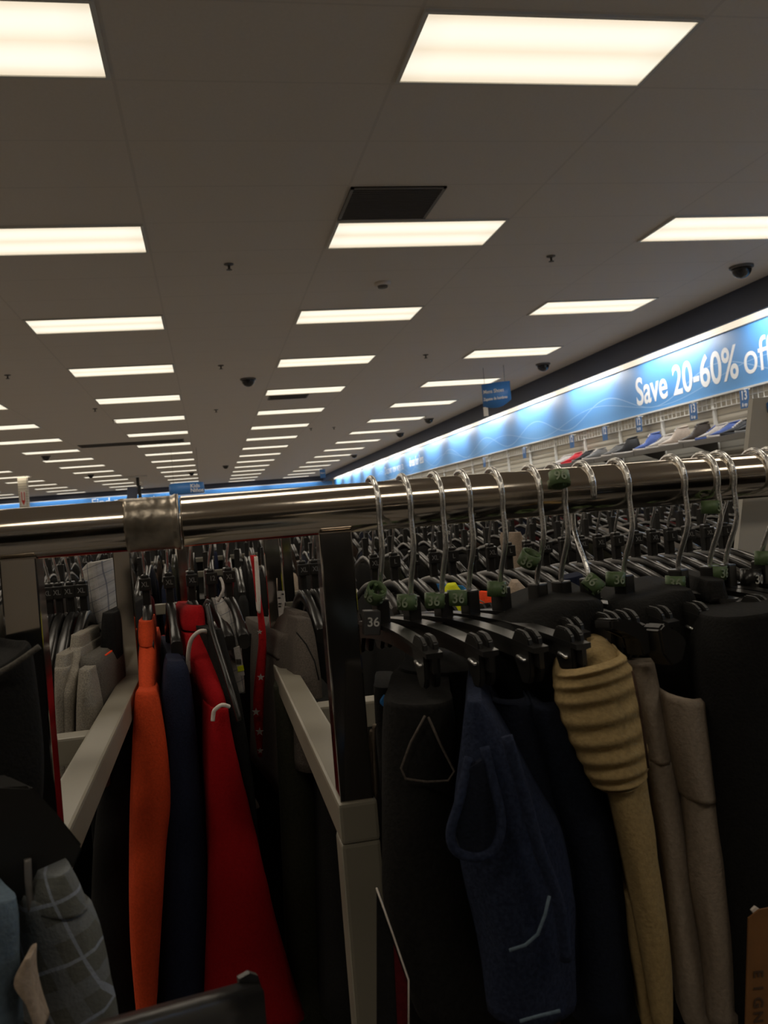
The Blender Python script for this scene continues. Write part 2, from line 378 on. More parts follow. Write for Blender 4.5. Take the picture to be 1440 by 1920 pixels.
# wire header grid right under the banner
g_ = MB()
for i in range(300): g_.box((0, i*.1, 0), (.006, .006, .13))
g_.box((0, 15, -.062), (.008, 30, .008)); g_.box((0, 15, .0), (.008, 30, .006))
tag(g_.build('wire_grid', M['trim_white'], None, (XR-.045, 4, ZB0-.09)), 'long strip of wire grid hung under the blue banner', 'wire grid')
ZS = EYE + .525; XS = 5.6
s0 = None
for i in range(10):
    y = 9.38 + (i-3)*1.213 + .606; lab = 'grey shoe shelf bay on the right wall, %s from the near end' % nth(i)
    if s0 is None:
        s0 = k = thing('shoe_shelf', lab, 'shelf', (0, y, ZS), 0, 'shoe shelves')
        MB().box((5.66, 0, -.012), (.42, 1.2, .024), bev=.003).build('board', M['shelf'], k)
        MB().box((5.445, 0, -.028), (.012, 1.2, .06), bev=.003).build('front_lip', M['shelf'], k)
        for s in (-1, 1): MB().prism([Vector((5.87, s*.585, -.02)), Vector((5.5, s*.585, -.02)), Vector((5.87, s*.585, -.16))], (0, s*.006, 0)).build('bracket', M['shelf'], k)
    else: dup(s0, (0, y, ZS), 0, lab)
# boxes of shoes on the next shelf down, just glimpsed
for i in range(10):
    y = 9.6 + i*.42; tag(MB().box((5.66, y, ZS-.30), (.34, .36, .2), bev=.004).build('shoe_box', [M['black_matte'], M['shelf'], M['metal_grey']][i % 3]), 'dark shoe box under the shoe shelf, %s from the near end' % nth(i), 'shoe box', 'shoe boxes under the shelf')
k = tag(MB().box((5.66, 11.4, ZS-.415), (.42, 6.0, .024)).build('lower_shelf', M['shelf']), 'grey shelf carrying shoe boxes below the display shoes', 'shelf')
# size tags
for i, (px, py, s, s2) in enumerate([(1396, 747, '13', '& up'), (1300, 771, '13', '& up'), (1198, 795, '12', '8-10'), (1134, 812, '12', ''), (1072, 827, '12', ''), (983, 848, '11', ''), (908, 866, '11', '')]):
    p = atx(px, py+1, XR-.14)
    k = thing('size_sign', 'small blue size sign marked %s under the banner, %s from the right' % (s, nth(i)), 'sign', p, 0, 'blue size signs')
    MB().box((0, 0, 0), (.006, .16, .2), bev=.002).build('panel', M['blue_tag'], k)
    MB().box((.03, 0, .105), (.07, .03, .012)).build('holder', M['trim_white'], k)
    lettering(s, .14, M['sign_white'], k, frame((-.0045, 0, .035), (0, -1, 0), (0, 0, 1)), .0008, .002, .85)
    if s2: lettering(s2, .055, M['sign_white'], k, frame((-.0045, 0, -.062), (0, -1, 0), (0, 0, 1)), .0008, .001, .9)

def shoe(p, rz, up, sole, lace, lab, high=False, sc=1.0):
    t = thing('shoe', lab, 'shoe', p, rz, 'shoes on the top shelf')
    N = 18; st = [(0, .012, .022), (.03, .032, .034), (.07, .041, .05), (.11, .044, .064), (.15, .042, .088), (.18, .039, .112), (.21, .037, .118), (.25, .036, .112), (.28, .030, .108), (.297, .012, .06)]
    if high: st = [(a, b_, h*(1.45 if a > .13 else 1.1)) for a, b_, h in st]
    def ring(x, w, h, z0):
        q = []
        for k in range(N):
            a = 2*PI*k/N; c_, s_ = math.cos(a), math.sin(a)
            q.append(Vector((x, w*(abs(c_)**.7)*math.copysign(1, c_)*(1-.35*max(0, s_)), z0 + h/2 + h/2*(abs(s_)**.8)*math.copysign(1, s_))))
        return q
    m1 = MB(); m1.rings([[v*sc for v in ring(x, w, h-.02, .022)] for x, w, h in st]); m1.build('upper', up, t)
    m2 = MB(); m2.rings([[v*sc for v in ring(x*1.03-.005, w*1.1+.003, .028 if x < .2 else .032, 0)] for x, w, h in st]); m2.build('sole', sole, t)
    H = 1.4 if high else 1.0
    m3 = MB(); m3.rings([[Vector((.225+.05*math.cos(a)*q, .024*math.sin(a)*q, z+.008*math.cos(a)))*sc for a in [2*PI*k/14 for k in range(14)]] for q, z in ((1.05, .113*H), (1.12, .121*H), (.9, .124*H), (.75, .112*H))]); m3.build('collar', up, t)
    m4 = MB()
    for i in range(5):
        x = .10+i*.018; z = (.062+i*.0125)*(H if i > 2 else 1+.1*(H-1)); m4.tube([Vector((x, -.026, z-.006))*sc, Vector((x, 0, z+.006))*sc, Vector((x, .026, z-.006))*sc], .004*sc, 6)
    m4.tube([Vector((.095, 0, .056))*sc, Vector((.135, 0, .088))*sc, Vector((.175, 0, .118*H if high else .112))*sc], .006*sc, 6); m4.build('laces', lace, t); return t
SM = {k: mat('shoe_'+k, v, .6, 0, .2, 90, .1, 60) for k, v in dict(white=(.62, .58, .54), black=(.02, .02, .022), grey=(.2, .2, .2), red=(.75, .05, .07), blue=(.08, .14, .42), brown=(.06, .045, .035), teal=(.03, .05, .045), cream=(.6, .5, .42)).items()}
for i, (px, py, u_, s_, l_, rz, hi, d_) in enumerate([
    (1052, 868, 'white', 'white', 'white', .5, 0, 'white trainer at the left end of the row'), (1071, 868, 'red', 'red', 'white', 1.9, 0, 'coral red trainer'), (1093, 864, 'black', 'grey', 'black', 2.2, 0, 'black running shoe beside the red one'), (1113, 862, 'grey', 'white', 'white', 1.2, 0, 'grey and white trainer beside the black runner'),
    (1150, 856, 'grey', 'white', 'grey', .6, 0, 'plain grey trainer in the middle of the row'), (1171, 854, 'black', 'white', 'black', 2.0, 1, 'black high-top with pale sole'), (1212, 845, 'blue', 'white', 'white', .5, 1, 'bright blue high trainer'), (1236, 841, 'white', 'white', 'grey', .7, 0, 'white trainer next to the blue one'), (1262, 836, 'cream', 'white', 'white', .6, 1, 'cream high-top'),
    (1300, 828, 'brown', 'white', 'brown', 1.9, 1, 'dark brown shoe with pale sole'), (1333, 823, 'white', 'blue', 'blue', 1.7, 0, 'white trainer with blue trim'), (1356, 817, 'blue', 'white', 'white', .9, 0, 'dark blue laced trainer'), (1381, 811, 'black', 'black', 'white', 2.0, 0, 'black trainer with white flash'), (1410, 805, 'black', 'grey', 'black', 1.5, 1, 'black trainer at the right end of the row')]):
    p = atx(px, py, XS); p.z = ZS+.001; a = -PI*.5 + 1.0 + (.25 if i % 3 == 0 else -.2 if i % 3 == 1 else 0)
    off = Vector((math.cos(a), math.sin(a), 0))*.19
    p = Vector((5.63, p.y, p.z)) - off
    shoe(p, a, SM[u_], SM[s_], SM[l_], d_ + ' on the shoe shelf', bool(hi), 1.28)

# back wall banner and its lights
t = thing('wall_banner', 'blue banner along the far wall reading Find new juniors', 'banner', (0, YF-.03, 0))
MB().box(((XL+XR)/2, 0, EYE+1.15), (XR-XL-.1, .03, 1.1)).build('panel', M['banner_back'], t)
p = at(171, 944, YF-.06); lettering('Find new', .52, M['sign_white'], t, frame((p.x, -.017, p.z), (1, 0, 0), (0, 0, 1)), .001, .004, .95, 'LEFT')
p = at(261, 939, YF-.06); lettering('juniors', .52, M['sign_white'], t, frame((p.x, -.017, p.z), (1, 0, 0), (0, 0, 1)), .001, .004, .95, 'LEFT')
cl2 = bpy.data.lights.new('strip_lamp', 'AREA'); cl2.shape = 'RECTANGLE'; cl2.size = 2.3; cl2.size_y = .06; cl2.energy = COVE_W*.55; cl2.color = (.85, .93, 1)
c0 = None
for i in range(7):
    x = XL + 1.4 + i*2.6; lab = 'strip light above the far wall banner, %s from the left' % nth(i)
    if c0 is None:
        c0 = k = thing('strip_light', lab, 'strip light', (x, YF-.10, CEIL-.03), 0, 'strip lights over the far banner')
        MB().box((0, .02, 0), (2.4, .06, .06)).build('housing', M['trim_white'], k)
        MB().box((0, -.015, 0), (2.4, .015, .04)).build('lens', M['cove_lens'], k)
        l = bpy.data.objects.new('strip_lamp', cl2); C.objects.link(l); l.parent = k; l.location = (0, -.16, -.02)
        l.rotation_euler = Vector((0, .42, -.9)).to_track_quat('-Z', 'Y').to_euler()
    else: dup(c0, (x, YF-.10, CEIL-.03), 0, lab)
# beige column with red notice, far left
p = atz(45, 903, CEIL); t = thing('store_column', 'square beige column far left carrying a red and white notice', 'column', (p.x, 28.0, 0))
p = at(45, 930, 28.0); t.location.x = p.x
MB().box((0, 0, CEIL/2), (.25, .25, CEIL), bev=.01).build('shaft', M['wall_beige'], t)
sg = MB().box((0, -.128, EYE+1.28), (.15, .006, .44)).build('notice', M['trim_white'], t)
a_ = MB(); a_.prism([Vector((x_, -.132, EYE+1.28+z_)) for x_, z_ in [(-.05, .2), (-.05, -.08), (0, -.2), (.05, -.08), (.05, .2), (.025, .2), (.025, -.05), (-.025, -.05), (-.025, .2)]], (0, -.003, 0)); a_.build('arrow', M['red_sign'], sg)
# department signs
def wire_up(t, pts, ztop):
    for x_, z_ in pts: MB().tube([(x_, 0, z_), (x_, 0, ztop)], .003, 5).build('cable', M['metal_grey'], t)
Y = 22.0; p0 = at(316, 912, Y); p1 = at(383, 906, Y); w = p1.x-p0.x; zc = (at(350, 916, Y)).z
t = thing('department_sign', 'curved blue Kids sign hanging in front of the far wall banner', 'sign', ((p0.x+p1.x)/2, Y, zc))
sg = MB(); h = .30; prof = []
for zz in (h/2, h/2-.001):
    pass
top = [Vector((w/2*math.sin(a)*1.0, -.16*math.cos(a)+.1, 0)) for a in [(-80+i*10)*PI/180 for i in range(17)]]
def curved(tk):
    o_ = []
    for q in top: o_.append(q)
    return o_
rs = []
for k_, q in enumerate(top):
    e = .035*(abs(k_-8)/8)**3
    rs.append([q+Vector((0, -.006, -h/2+e)), q+Vector((0, -.006, h/2-e)), q+Vector((0, .006, h/2-e)), q+Vector((0, .006, -h/2+e))])
sg.rings(rs).build('panel', M['blue'], t)
ed = MB(); ed.tube([q+Vector((0, -.002, -h/2+.035*(abs(k_-8)/8)**3)) for k_, q in enumerate(top)], .008, 6); ed.build('edge', M['trim_white'], t)
lettering('Kids', .13, M['sign_white'], t, frame((.20, -.065, .05), (1, .18, 0), (0, 0, 1)), .001, .003)
lettering('Niños', .13, M['sign_white'], t, frame((.24, -.055, -.06), (1, .18, 0), (0, 0, 1)), .001, .003)
wire_up(t, [(-.3, h/2-.02), (.3, h/2-.02)], CEIL-zc)
Y = 12.0; pc = at(929, 741, Y)
t = thing('department_sign', 'blue Mens Shoes sign hanging beside the navy soffit', 'sign', pc, -.62)
w, h = .42, .36; sg = MB(); rs = []
for k_ in range(13):
    s_ = -1+k_/6; x_ = s_*w/2; lo = -h/2 + .10*s_*s_*(1 if s_ > 0 else .5); q = Vector((x_, .05*s_*s_, 0))
    rs.append([q+Vector((0, -.005, lo)), q+Vector((0, -.005, h/2)), q+Vector((0, .005, h/2)), q+Vector((0, .005, lo))])
sg.rings(rs).build('panel', M['blue'], t)
lettering('Mens Shoes', .075, M['sign_white'], t, frame((-.02, -.012, .06), (1, 0, 0), (0, 0, 1)), .001, .001, .85)
lettering('Zapatos de hombres', .06, M['sign_white'], t, frame((0, -.012, -.045), (1, 0, 0), (0, 0, 1)), .001, .001, .7)
MB().box((-.17, .03, -.21), (.07, .004, .13)).build('clear_bracket', M['trim_white'], t)
wire_up(t, [(-.15, h/2), (.15, h/2)], CEIL-pc.z)
Y = 30.0; pc = at(605, 888, Y); t = thing('department_sign', 'tiny blue sign hung at the far right corner of the store', 'sign', pc, -.7)
MB().box((0, 0, 0), (.22, .01, .30), bev=.004).build('panel', M['blue'], t); lettering('Shoes', .07, M['sign_white'], t, frame((0, -.007, .02), (1, 0, 0), (0, 0, 1)), .001, .001)
wire_up(t, [(0, .15)], CEIL-pc.z)
a_ = atz(247, 893, CEIL); Y = a_.y; pc = at(253, 924, Y)
t = thing('hanging_speaker', 'dark box hung on a pole from a pale ceiling bar, left of the Kids sign', 'hanging sign', pc); k = Y/14
MB().box((-.04*k, 0, -.01*k), (.15*k, .12, .2*k), Matrix.Rotation(.1, 3, 'Y'), .01).build('box', M['navy'], t)
MB().box((.07*k, .02, 0), (.05*k, .06, .22*k), bev=.01).build('bracket', M['black_matte'], t)
MB().box((.055*k, 0, (.1*k+CEIL-pc.z)/2), (.045*k, .05, CEIL-pc.z-.1*k)).build('pole', M['black_matte'], t)
MB().box((0, 0, CEIL-pc.z-.03), (.4*k, .08, .05)).build('cross_bar', M['trim_white'], t)
MB().lathe([(.003, .05), (.04, .03), (.048, 0), (.04, -.03), (.003, -.05)], (.1*k, -.08, .14*k), 12).build('bulb', M['trim_white'], t)

# ------------------------------------------------------------------ clothes racks
RZ = EYE+.005; RR = .0168; ZA = EYE-.191      # rail axis, rail radius, top of the arms
def rack(name, lab, xa, xb, yn, yf, z, arms, tape=False):
    t = thing(name, lab, 'clothes rack', ((xa+xb)/2, (yn+yf)/2, 0)); L = t.location
    loc = lambda x, y, z_: (x-L.x, y-L.y, z_)
    for y in (yn, yf):
        rl = MB().tube([loc(xa, y, z), loc(xa+.001, y, z), loc(xb-.001, y, z), loc(xb, y, z)], [RR-.001, RR, RR, RR-.001], 48).build('rail', M['rail'], t)
        if tape and y == yn:
            mb = MB(); rs = []
            for i in range(27):
                x = -.0525+i*.0013; rs.append([])
                for k in range(40):
                    a = 2*PI*k/40; n_ = noise.noise(Vector((x*240, math.cos(a)*3, math.sin(a)*3)))
                    r = RR+.0006+.0007*abs(n_)+(.0009 if i > 23 else 0); e = -.010*max(0, math.sin(a*1.0+1.2)) if i == 0 else 0
                    rs[-1].append(Vector(loc(x+e+(.0006*n_ if i in (0, 26) else 0), y+r*math.cos(a), z+r*math.sin(a))))
            mb.rings(rs).build('tape', M['tape'], rl)
    ht = z-RZ
    for x0, x1, ins in arms:
        xm = (x0+x1)/2
        for y in (yn, yf):
            MB().box(loc(xm, y, (ZA+ht+z-RR)/2-.004), (.0225, .0225, z-RR-ZA-ht+.012), bev=.0012).build('post', M['mirror'], t)
            lg = MB().box(loc(xm, y, (ZA+ht)/2-.0135+.01), (x1-x0, .030, ZA+ht-.027-.02), bev=.0025).build('leg', M['beige'], t)
            MB().lathe([(.014, .02), (.016, .006), (.014, 0)], loc(xm, y, 0), 16).build('glide', M['black_matte'], lg)
        MB().box(loc(xm, (yn+yf)/2, ZA+ht-.0135), (x1-x0, yf-yn+.030, .027), bev=.0025).build('arm', M['beige'], t)
    a0, a1 = sorted((arms[0], arms[1]))
    MB().box(loc((a0[1]+a1[0])/2, (yn+yf)/2-.002, ZA+ht-.0165), (a1[0]-a0[1], .030, .027), bev=.0025).build('crossbar', M['beige'], t)
    return t
rack('clothes_rack', 'chrome and beige clothes rack on the right holding the size 36 shorts', -.0178, 1.30, .6, 1.25, RZ, [(.069, .0955, 1), (1.19, 1.2165, 1)])
rack('clothes_rack', 'chrome and beige clothes rack on the left with taped rail end', -1.30, -.0185, .6, 1.25, RZ, [(-.133, -.1055, 1), (-1.2165, -1.19, 1)], True)
rack('clothes_rack', 'second clothes rack standing behind the right rack', .06, 2.6, 2.1, 2.75, RZ, [(.16, .1865, 1), (2.45, 2.4765, 1)])
rack('clothes_rack', 'second clothes rack standing behind the left rack', -2.4, .04, 2.1, 2.75, RZ, [(-.08, -.0535, 1), (-2.3, -2.2735, 1)])
rack('clothes_rack', 'third clothes rack row deep in the store', -1.8, 3.6, 3.7, 4.35, RZ, [(-1.6, -1.5735, 1), (3.4, 3.4265, 1)])
rack('clothes_rack', 'fourth clothes rack row deepest in the store', -1.8, 4.2, 5.5, 6.15, RZ, [(-1.6, -1.5735, 1), (4.0, 4.0265, 1)])
rack('clothes_rack', 'unseen clothes rack added behind the photographer for the chrome to reflect', .02, 1.9, -1.55, -.95, RZ, [(.12, .1465, 1), (1.75, 1.7765, 1)])  # added out of view so the near chrome post mirrors something dark

# ------------------------------------------------------------------ hangers
def hook_pts(rev=1, zn=-.062, lean=0, up=.0):
    c_, r = .0004+up, .0192; P = []
    for i in range(21):
        a = (205-i*11.5)*PI/180; P.append((r*math.cos(a)*rev, c_+r*math.sin(a)))
    u0, z0 = P[-1]; u1, z1 = lean, zn
    for i in range(1, 15):
        s_ = i/14; k_ = max(0, (s_-.3)/.7); h = k_*k_*(3-2*k_)
        q = u0 + (r*rev*.98-u0)*math.sin(min(1, s_*2.6)*PI/2)*(1-h)
        P.append((q*(1-h)+u1*h, z0+(z1-z0)*s_))
    return [Vector((0, -u, z)) for u, z in P]
def add_hook(t, rev=1, zn=-.064, lean=0, r=.0019, name='hook', swivel=0):
    pts = [Matrix.Rotation(swivel, 3, 'Z') @ p for p in hook_pts(rev, zn, lean)]; return MB().tube(pts, [r*.6]+[r]*(len(pts)-1), 10).build(name, M['wire'], t)
def size_ring(t, p_world, txt, rot=0, tilt=(0, 0), m='green', pm='green_print', r=.0071, h=.0104, second=True):
    """hollow printed size ring round the hook shank"""
    base = Matrix.Translation(p_world) @ Matrix.Rotation(tilt[0], 4, 'Y') @ Matrix.Rotation(tilt[1], 4, 'X') @ Matrix.Rotation(rot, 4, 'Z')
    mb = MB(); rs = []
    for rr, z in ((r, -h/2), (r, h/2), (r-.0011, h/2), (r-.0011, -h/2)):
        rs.append([base @ Vector((rr*math.cos(a), rr*.92*math.sin(a), z)) for a in [2*PI*k/28 for k in range(28)]])
    mb.rings(rs, closed=True)
    for k in range(3):
        a = k*2*PI/3+.5; mb.box(base @ Vector((.0042*math.cos(a), .0042*math.sin(a), 0)), (.0022, .0022, h*.8), base.to_3x3())
    ring = mb.build('size_ring', M[m], t, world=True)
    Mi = root_matrix(t).inverted()
    for k_ in ((0, PI*.62) if second else (0,)):
        F4 = Mi @ base @ Matrix.Rotation(k_, 4, 'Z') @ Matrix(((1, 0, 0, 0), (0, 0, -1, 0), (0, 1, 0, 0), (0, 0, 0, 1)))
        lettering(txt, .0094, M[pm], ring, F4, .00012, .00012, .95, bend=r+.0002)
    return ring
def clip(t, u, side=1):
    """black pinch clip hanging under the end of a hanger bar (local frame)"""
    prof = [(0, -.081), (.008, -.082), (.0125, -.086), (.0135, -.092), (.0125, -.108), (.010, -.113), (.003, -.113), (.001, -.104), (-.004, -.097), (-.005, -.088)]
    mb = MB(); mb.prism([Vector((-.0052, -(u+a*side), z)) for a, z in prof], (.0036, 0, 0)); mb.prism([Vector((.0015, -(u+a*side), z)) for a, z in prof], (.0042, 0, 0))
    bmesh.ops.bevel(mb.bm, geom=list(mb.bm.edges), offset=.0008, segments=2, affect='EDGES')
    c_ = mb.build('clip', M['black_matte'], t)
    MB().tube([(-.0060, -(u+.002*side), -.097), (-.0063, -(u+.008*side), -.099), (.0063, -(u+.008*side), -.099), (.0060, -(u+.002*side), -.097)], .0012, 8).build('spring', M['wire'], c_)
def clip_hanger(px, a, lab, rev=1, lean=0, neck='black', half=.165, roll=0):
    p = at(px-10, 905, .6); t = thing('clip_hanger', lab, 'hanger', (p.x, .6, RZ), a, 'clip hangers on the near rail')
    add_hook(t, rev, -.066, lean, swivel=.04-a)
    mb = MB(); mb.box((0, 0, -.0745), (.0092, .012, .021), bev=.0012)
    zt = lambda u: -.0805-.03*(u/half)**2*.35
    us = [-half+i*half/10 for i in range(21)]
    mb.rings([[Vector((x_, -u, zt(u)+z_)) for x_, z_ in ((-.0055, 0), (.0055, 0), (.0055, -.0030), (.0016, -.0036), (.0016, -.0125), (-.0016, -.0125), (-.0016, -.0036), (-.0055, -.0030))] for u in us])
    for f in mb.bm.faces: f.smooth = False
    mb.build('bar', M['black'], t)
    for s_ in (-1, 1): clip(t, s_*(half-.018), s_)
    return t
HG = []
specs = [  # px at rail, angle, reversed, ring (px, py, text rot, tilt)
    (705, .16, 1, 'first'), (763, .22, 1, 'second'), (822, .26, 1, 'third'), (873, .29, 1, 'fourth'), (932, .36, 1, 'fifth'), (1002, .36, 1, 'sixth'),
    (1047, .30, 1, 'seventh'), (1100, .34, -1, 'eighth'), (1165, .34, 1, 'ninth'), (1268, .38, 1, 'tenth'), (1328, .34, 1, 'eleventh'), (1358, .34, 1, 'twelfth'), (1425, .3, 1, 'thirteenth'), (1452, .3, 1, 'fourteenth')]
what = ['dark grey 36 block and tilted green ring', 'upright green 36 ring', 'green 36 ring turned left', 'green 36 ring over the yellow top', 'green 36 ring showing its gap', 'green ring slipped halfway up its shank',
        'green ring jammed up against the rail', 'reversed hook whose tip faces out', 'green 36 ring, right of the slanted hook', 'green 36 ring, above the light trousers', 'green ring high on its shank', 'green 36 ring beside the black 30 hanger', 'black ring printed 30', 'green ring at the right picture edge']
HALF = [.088, .104, .112, .118, .080, .078, .075, .075, .075, .075, .075, .075, .075, .075]
for (px, a, rev, o_), w_, hf in zip(specs, what, HALF):
    HG.append(clip_hanger(px, a, 'clip hanger, %s from the left, with %s' % (o_, w_), rev, .0, half=hf))
def rz(i): return HG[i].rotation_euler.z
def ring_at(i, px, py, txt, rot, tilt=(0, 0), y=None, **k): return size_ring(HG[i], at(px, py, y or .597), txt, rot, tilt, **k)
RL = .08
ring_at(0, 704, 1112, '36', -.9, (.25, .75), .592)
ring_at(1, 763, 1129, '36', -.75, (RL, 0)); ring_at(2, 815, 1126, '36', -.35, (RL, 0)); ring_at(3, 857, 1121, '36', -.15, (RL, 0)); ring_at(4, 931, 1104, '36', .75, (RL, 0))
ring_at(5, 992, 1048, '36', -.45, (.35, .5), .588); ring_at(6, 1049, 898, '96', -.25, (RL, -.35), .577)
ring_at(7, 1112, 1095, '36', -.8, (.85, .1), .59); ring_at(8, 1154, 1086, '36', .0, (RL, 0)); ring_at(9, 1266, 1093, '36', -.5, (RL, 0))
ring_at(10, 1332, 951, '36', .75, (RL, 0), .585, r=.0072, h=.0094); ring_at(11, 1345, 1073, '36', .35, (RL, .1)); ring_at(12, 1408, 1086, '30', .3, (RL, 0), m='black', pm='white_print', r=.0080, h=.0155, second=False); ring_at(13, 1432, 1046, '36', .6, (RL, 0))
# dark grey printed block on the first neck
b_ = at(696, 1167, .5905); nb = MB().box(b_, (.0112, .010, .0165), Matrix.Rotation(RL, 3, 'Y'), .0008).build('neck_block', M['grey_cap'], HG[0], world=True)
Mi = root_matrix(HG[0]).inverted(); fb = b_+Vector((.0006, -.0052, .0004))
lettering('36', .0086, M['white_print'], nb, Mi @ frame(fb, (math.cos(RL), 0, -math.sin(RL)), (math.sin(RL), 0, math.cos(RL))), .0002, .0001, 1)

# ------------------------------------------------------------------ soft goods
def catmull(a, b, c, d, t): return .5*((2*b)+(c-a)*t+(2*a-5*b+4*c-d)*t*t+(3*b-a-3*c+d)*t*t*t)
def dense(rows, sub):
    out = []
    for i in range(len(rows)-1):
        a, b, c, d = rows[max(0, i-1)], rows[i], rows[i+1], rows[min(len(rows)-1, i+2)]
        for k in range(sub): out.append([catmull(a[j], b[j], c[j], d[j], k/sub) for j in range(len(b))])
    out.append(list(rows[-1])); return out
def cloth(mb, rows, back=.2, ang=.3, sub=5, wr=.06, depth=None, ripple=None, hollow=False, seed=0, front=9):
    """sheath of cloth: rows (xL,yL,xR,yR,distance); rounded near edge, running back along the hanger"""
    d = Vector((-math.sin(ang), math.cos(ang), 0)); rs = []; R_ = dense(rows, sub)
    for i, (xl, yl, xr, yr, y) in enumerate(R_):
        l, r = at(xl, yl, y), at(xr, yr, y); c = (l+r)/2; n = (r-l)/2; t = max(n.length, .002); q = []
        tt = depth if depth else min(t, .035)
        g_ = 1
        if ripple: g_ = 1+ripple[1]*math.sin(i/len(R_)*2*PI*ripple[0])
        bk = back*(1+.06*math.sin(c.z*23+seed))
        wob = lambda s_: 1+wr*noise.noise(Vector((s_*1.7+seed*3.1, c.z*26, seed)))+wr*.7*noise.noise(Vector((s_*4+seed, c.z*9, 5)))
        for k in range(front+1):
            a = -PI/2+PI*k/front; w = wob(a)
            q.append(c+n*math.sin(a)*(w if 0 < k < front else 1)*(1+(g_-1)*.25)-d*tt*(math.cos(a)*w*g_-1)-d*tt*.0)
        for k in (1, 2, 3): q.append(c+d*(tt+bk*k/4)+n*(1+.25*wr*noise.noise(Vector((k*3+seed, c.z*20, 2)))*4)*.95)
        for k in range(5):
            a = PI/2-PI*k/4; q.append(c+d*(tt+bk+min(t, .03)*.5*math.cos(a))+n*math.sin(a)*.85)
        for k in (3, 2, 1): q.append(c+d*(tt+bk*k/4)-n*.95)
        rs.append(q)
    if hollow:
        r0 = rs[0]; cc = sum(r0, Vector())/len(r0)
        inn = [[cc+(p-cc)*.82+Vector((0, 0, -dz)) for p in r0] for dz in (0, .004, .03)]
        rs = inn[::-1]+[[cc+(p-cc)*.91+Vector((0, 0, .0016)) for p in r0]]+rs
    return mb.rings(rs)
def H(rows, y=None): return [((r[0], r[1], r[2], r[1], r[3] if len(r) > 3 else y)) for r in [(q[1], q[0], q[2], *q[3:]) for q in rows]]
def garment(name, lab, cat, parts, group=None):
    p0 = parts[0]; r0 = p0[2][0]; l = at(*( (r0[0]+r0[2])/2, (r0[1]+r0[3])/2, r0[4]))
    t = thing(name, lab, cat, l, 0, group)
    for i, (pn, fb, rows, kw) in enumerate(parts):
        kw = dict(kw); kw.setdefault('seed', len(lab)+i*7); mb = MB(); cloth(mb, rows, **kw); mb.build(pn, FAB[fb], t, world=True)
    return t
def strand(t, name, pts, r, m, seg=8): return MB().tube([at(*p) for p in (dense([list(p) for p in pts], 5) if len(pts) > 2 and r > .0012 else pts)], r, seg).build(name, m, t, world=True)

# --- shorts and trousers on the near rail, left to right
g_ = garment('trousers', 'charcoal trousers with triangular pocket fold, leftmost on the near right rail', 'trousers', [
    ('body', 'charcoal', H([(1322, 716, 850), (1400, 712, 858), (1470, 712, 856), (1600, 712, 868), (1750, 716, 905), (1930, 770, 950)], .50), dict(back=.09, ang=-.25))])
for pts in ([(797, 1342), (770, 1392), (752, 1440), (760, 1460), (800, 1466), (840, 1464), (852, 1446), (826, 1396), (803, 1345)],): strand(g_, 'pocket_edge', [(x, y, .4955) for x, y in pts], .0007, FAB['hoodie'])
g_ = garment('denim_shorts', 'blue denim shorts hanging by a twisted side, third pair from the left', 'shorts', [
    ('body', 'denim', H([(1316, 876, 902, .47), (1345, 870, 925, .467), (1400, 864, 960, .463), (1500, 852, 1010, .458), (1560, 848, 1045, .455), (1600, 850, 1065, .455), (1700, 868, 1085, .455), (1800, 893, 1088, .455), (1930, 915, 1092, .455)]), dict(back=.14, ang=-.3, wr=.16))])
strand(g_, 'waistband_edge', [(880, 1420, .452), (862, 1500, .446), (845, 1560, .444), (856, 1596, .443), (896, 1608, .441), (928, 1590, .441), (940, 1540, .443), (926, 1470, .446), (908, 1400, .452)], .0026, FAB['denim'])
MB().prism([at(x, y, .4475) for x, y in [(882, 1440), (862, 1505), (852, 1560), (864, 1592), (896, 1600), (922, 1584), (932, 1540), (920, 1480), (904, 1425)]], (0, .004, 0)).build('inner_side', FAB['navy_twill'], g_, world=True)
strand(g_, 'fold', [(950, 1380, .452), (985, 1500, .447), (1010, 1590, .445), (1046, 1690, .445), (1062, 1800, .446)], .0034, FAB['denim'])
strand(g_, 'stitching', [(955, 1782, .4365), (985, 1772, .4355), (1008, 1752, .4355), (1022, 1715, .436), (1030, 1680, .437)], .0009, FAB['lightblue'])
strand(g_, 'hem_edge', [(975, 1915, .4365), (1010, 1905, .436), (1050, 1895, .436)], .0009, FAB['lightblue'])
garment('trousers', 'dark navy trousers with open rounded waistband, behind the denim shorts', 'trousers', [
    ('body', 'navy_twill', H([(1322, 925, 998, .50), (1345, 926, 1035, .5), (1500, 960, 1090, .5), (1700, 1000, 1140, .5), (1930, 1080, 1190, .5)]), dict(back=.2, ang=-.25, hollow=True))])
garment('trousers', 'dark navy trousers directly left of the khaki elastic-waist shorts', 'trousers', [
    ('body', 'navy_twill', H([(1328, 1002, 1062), (1400, 1010, 1108), (1500, 1035, 1140), (1650, 1080, 1175), (1930, 1090, 1205)], .49), dict(back=.2, ang=-.25, hollow=True))])
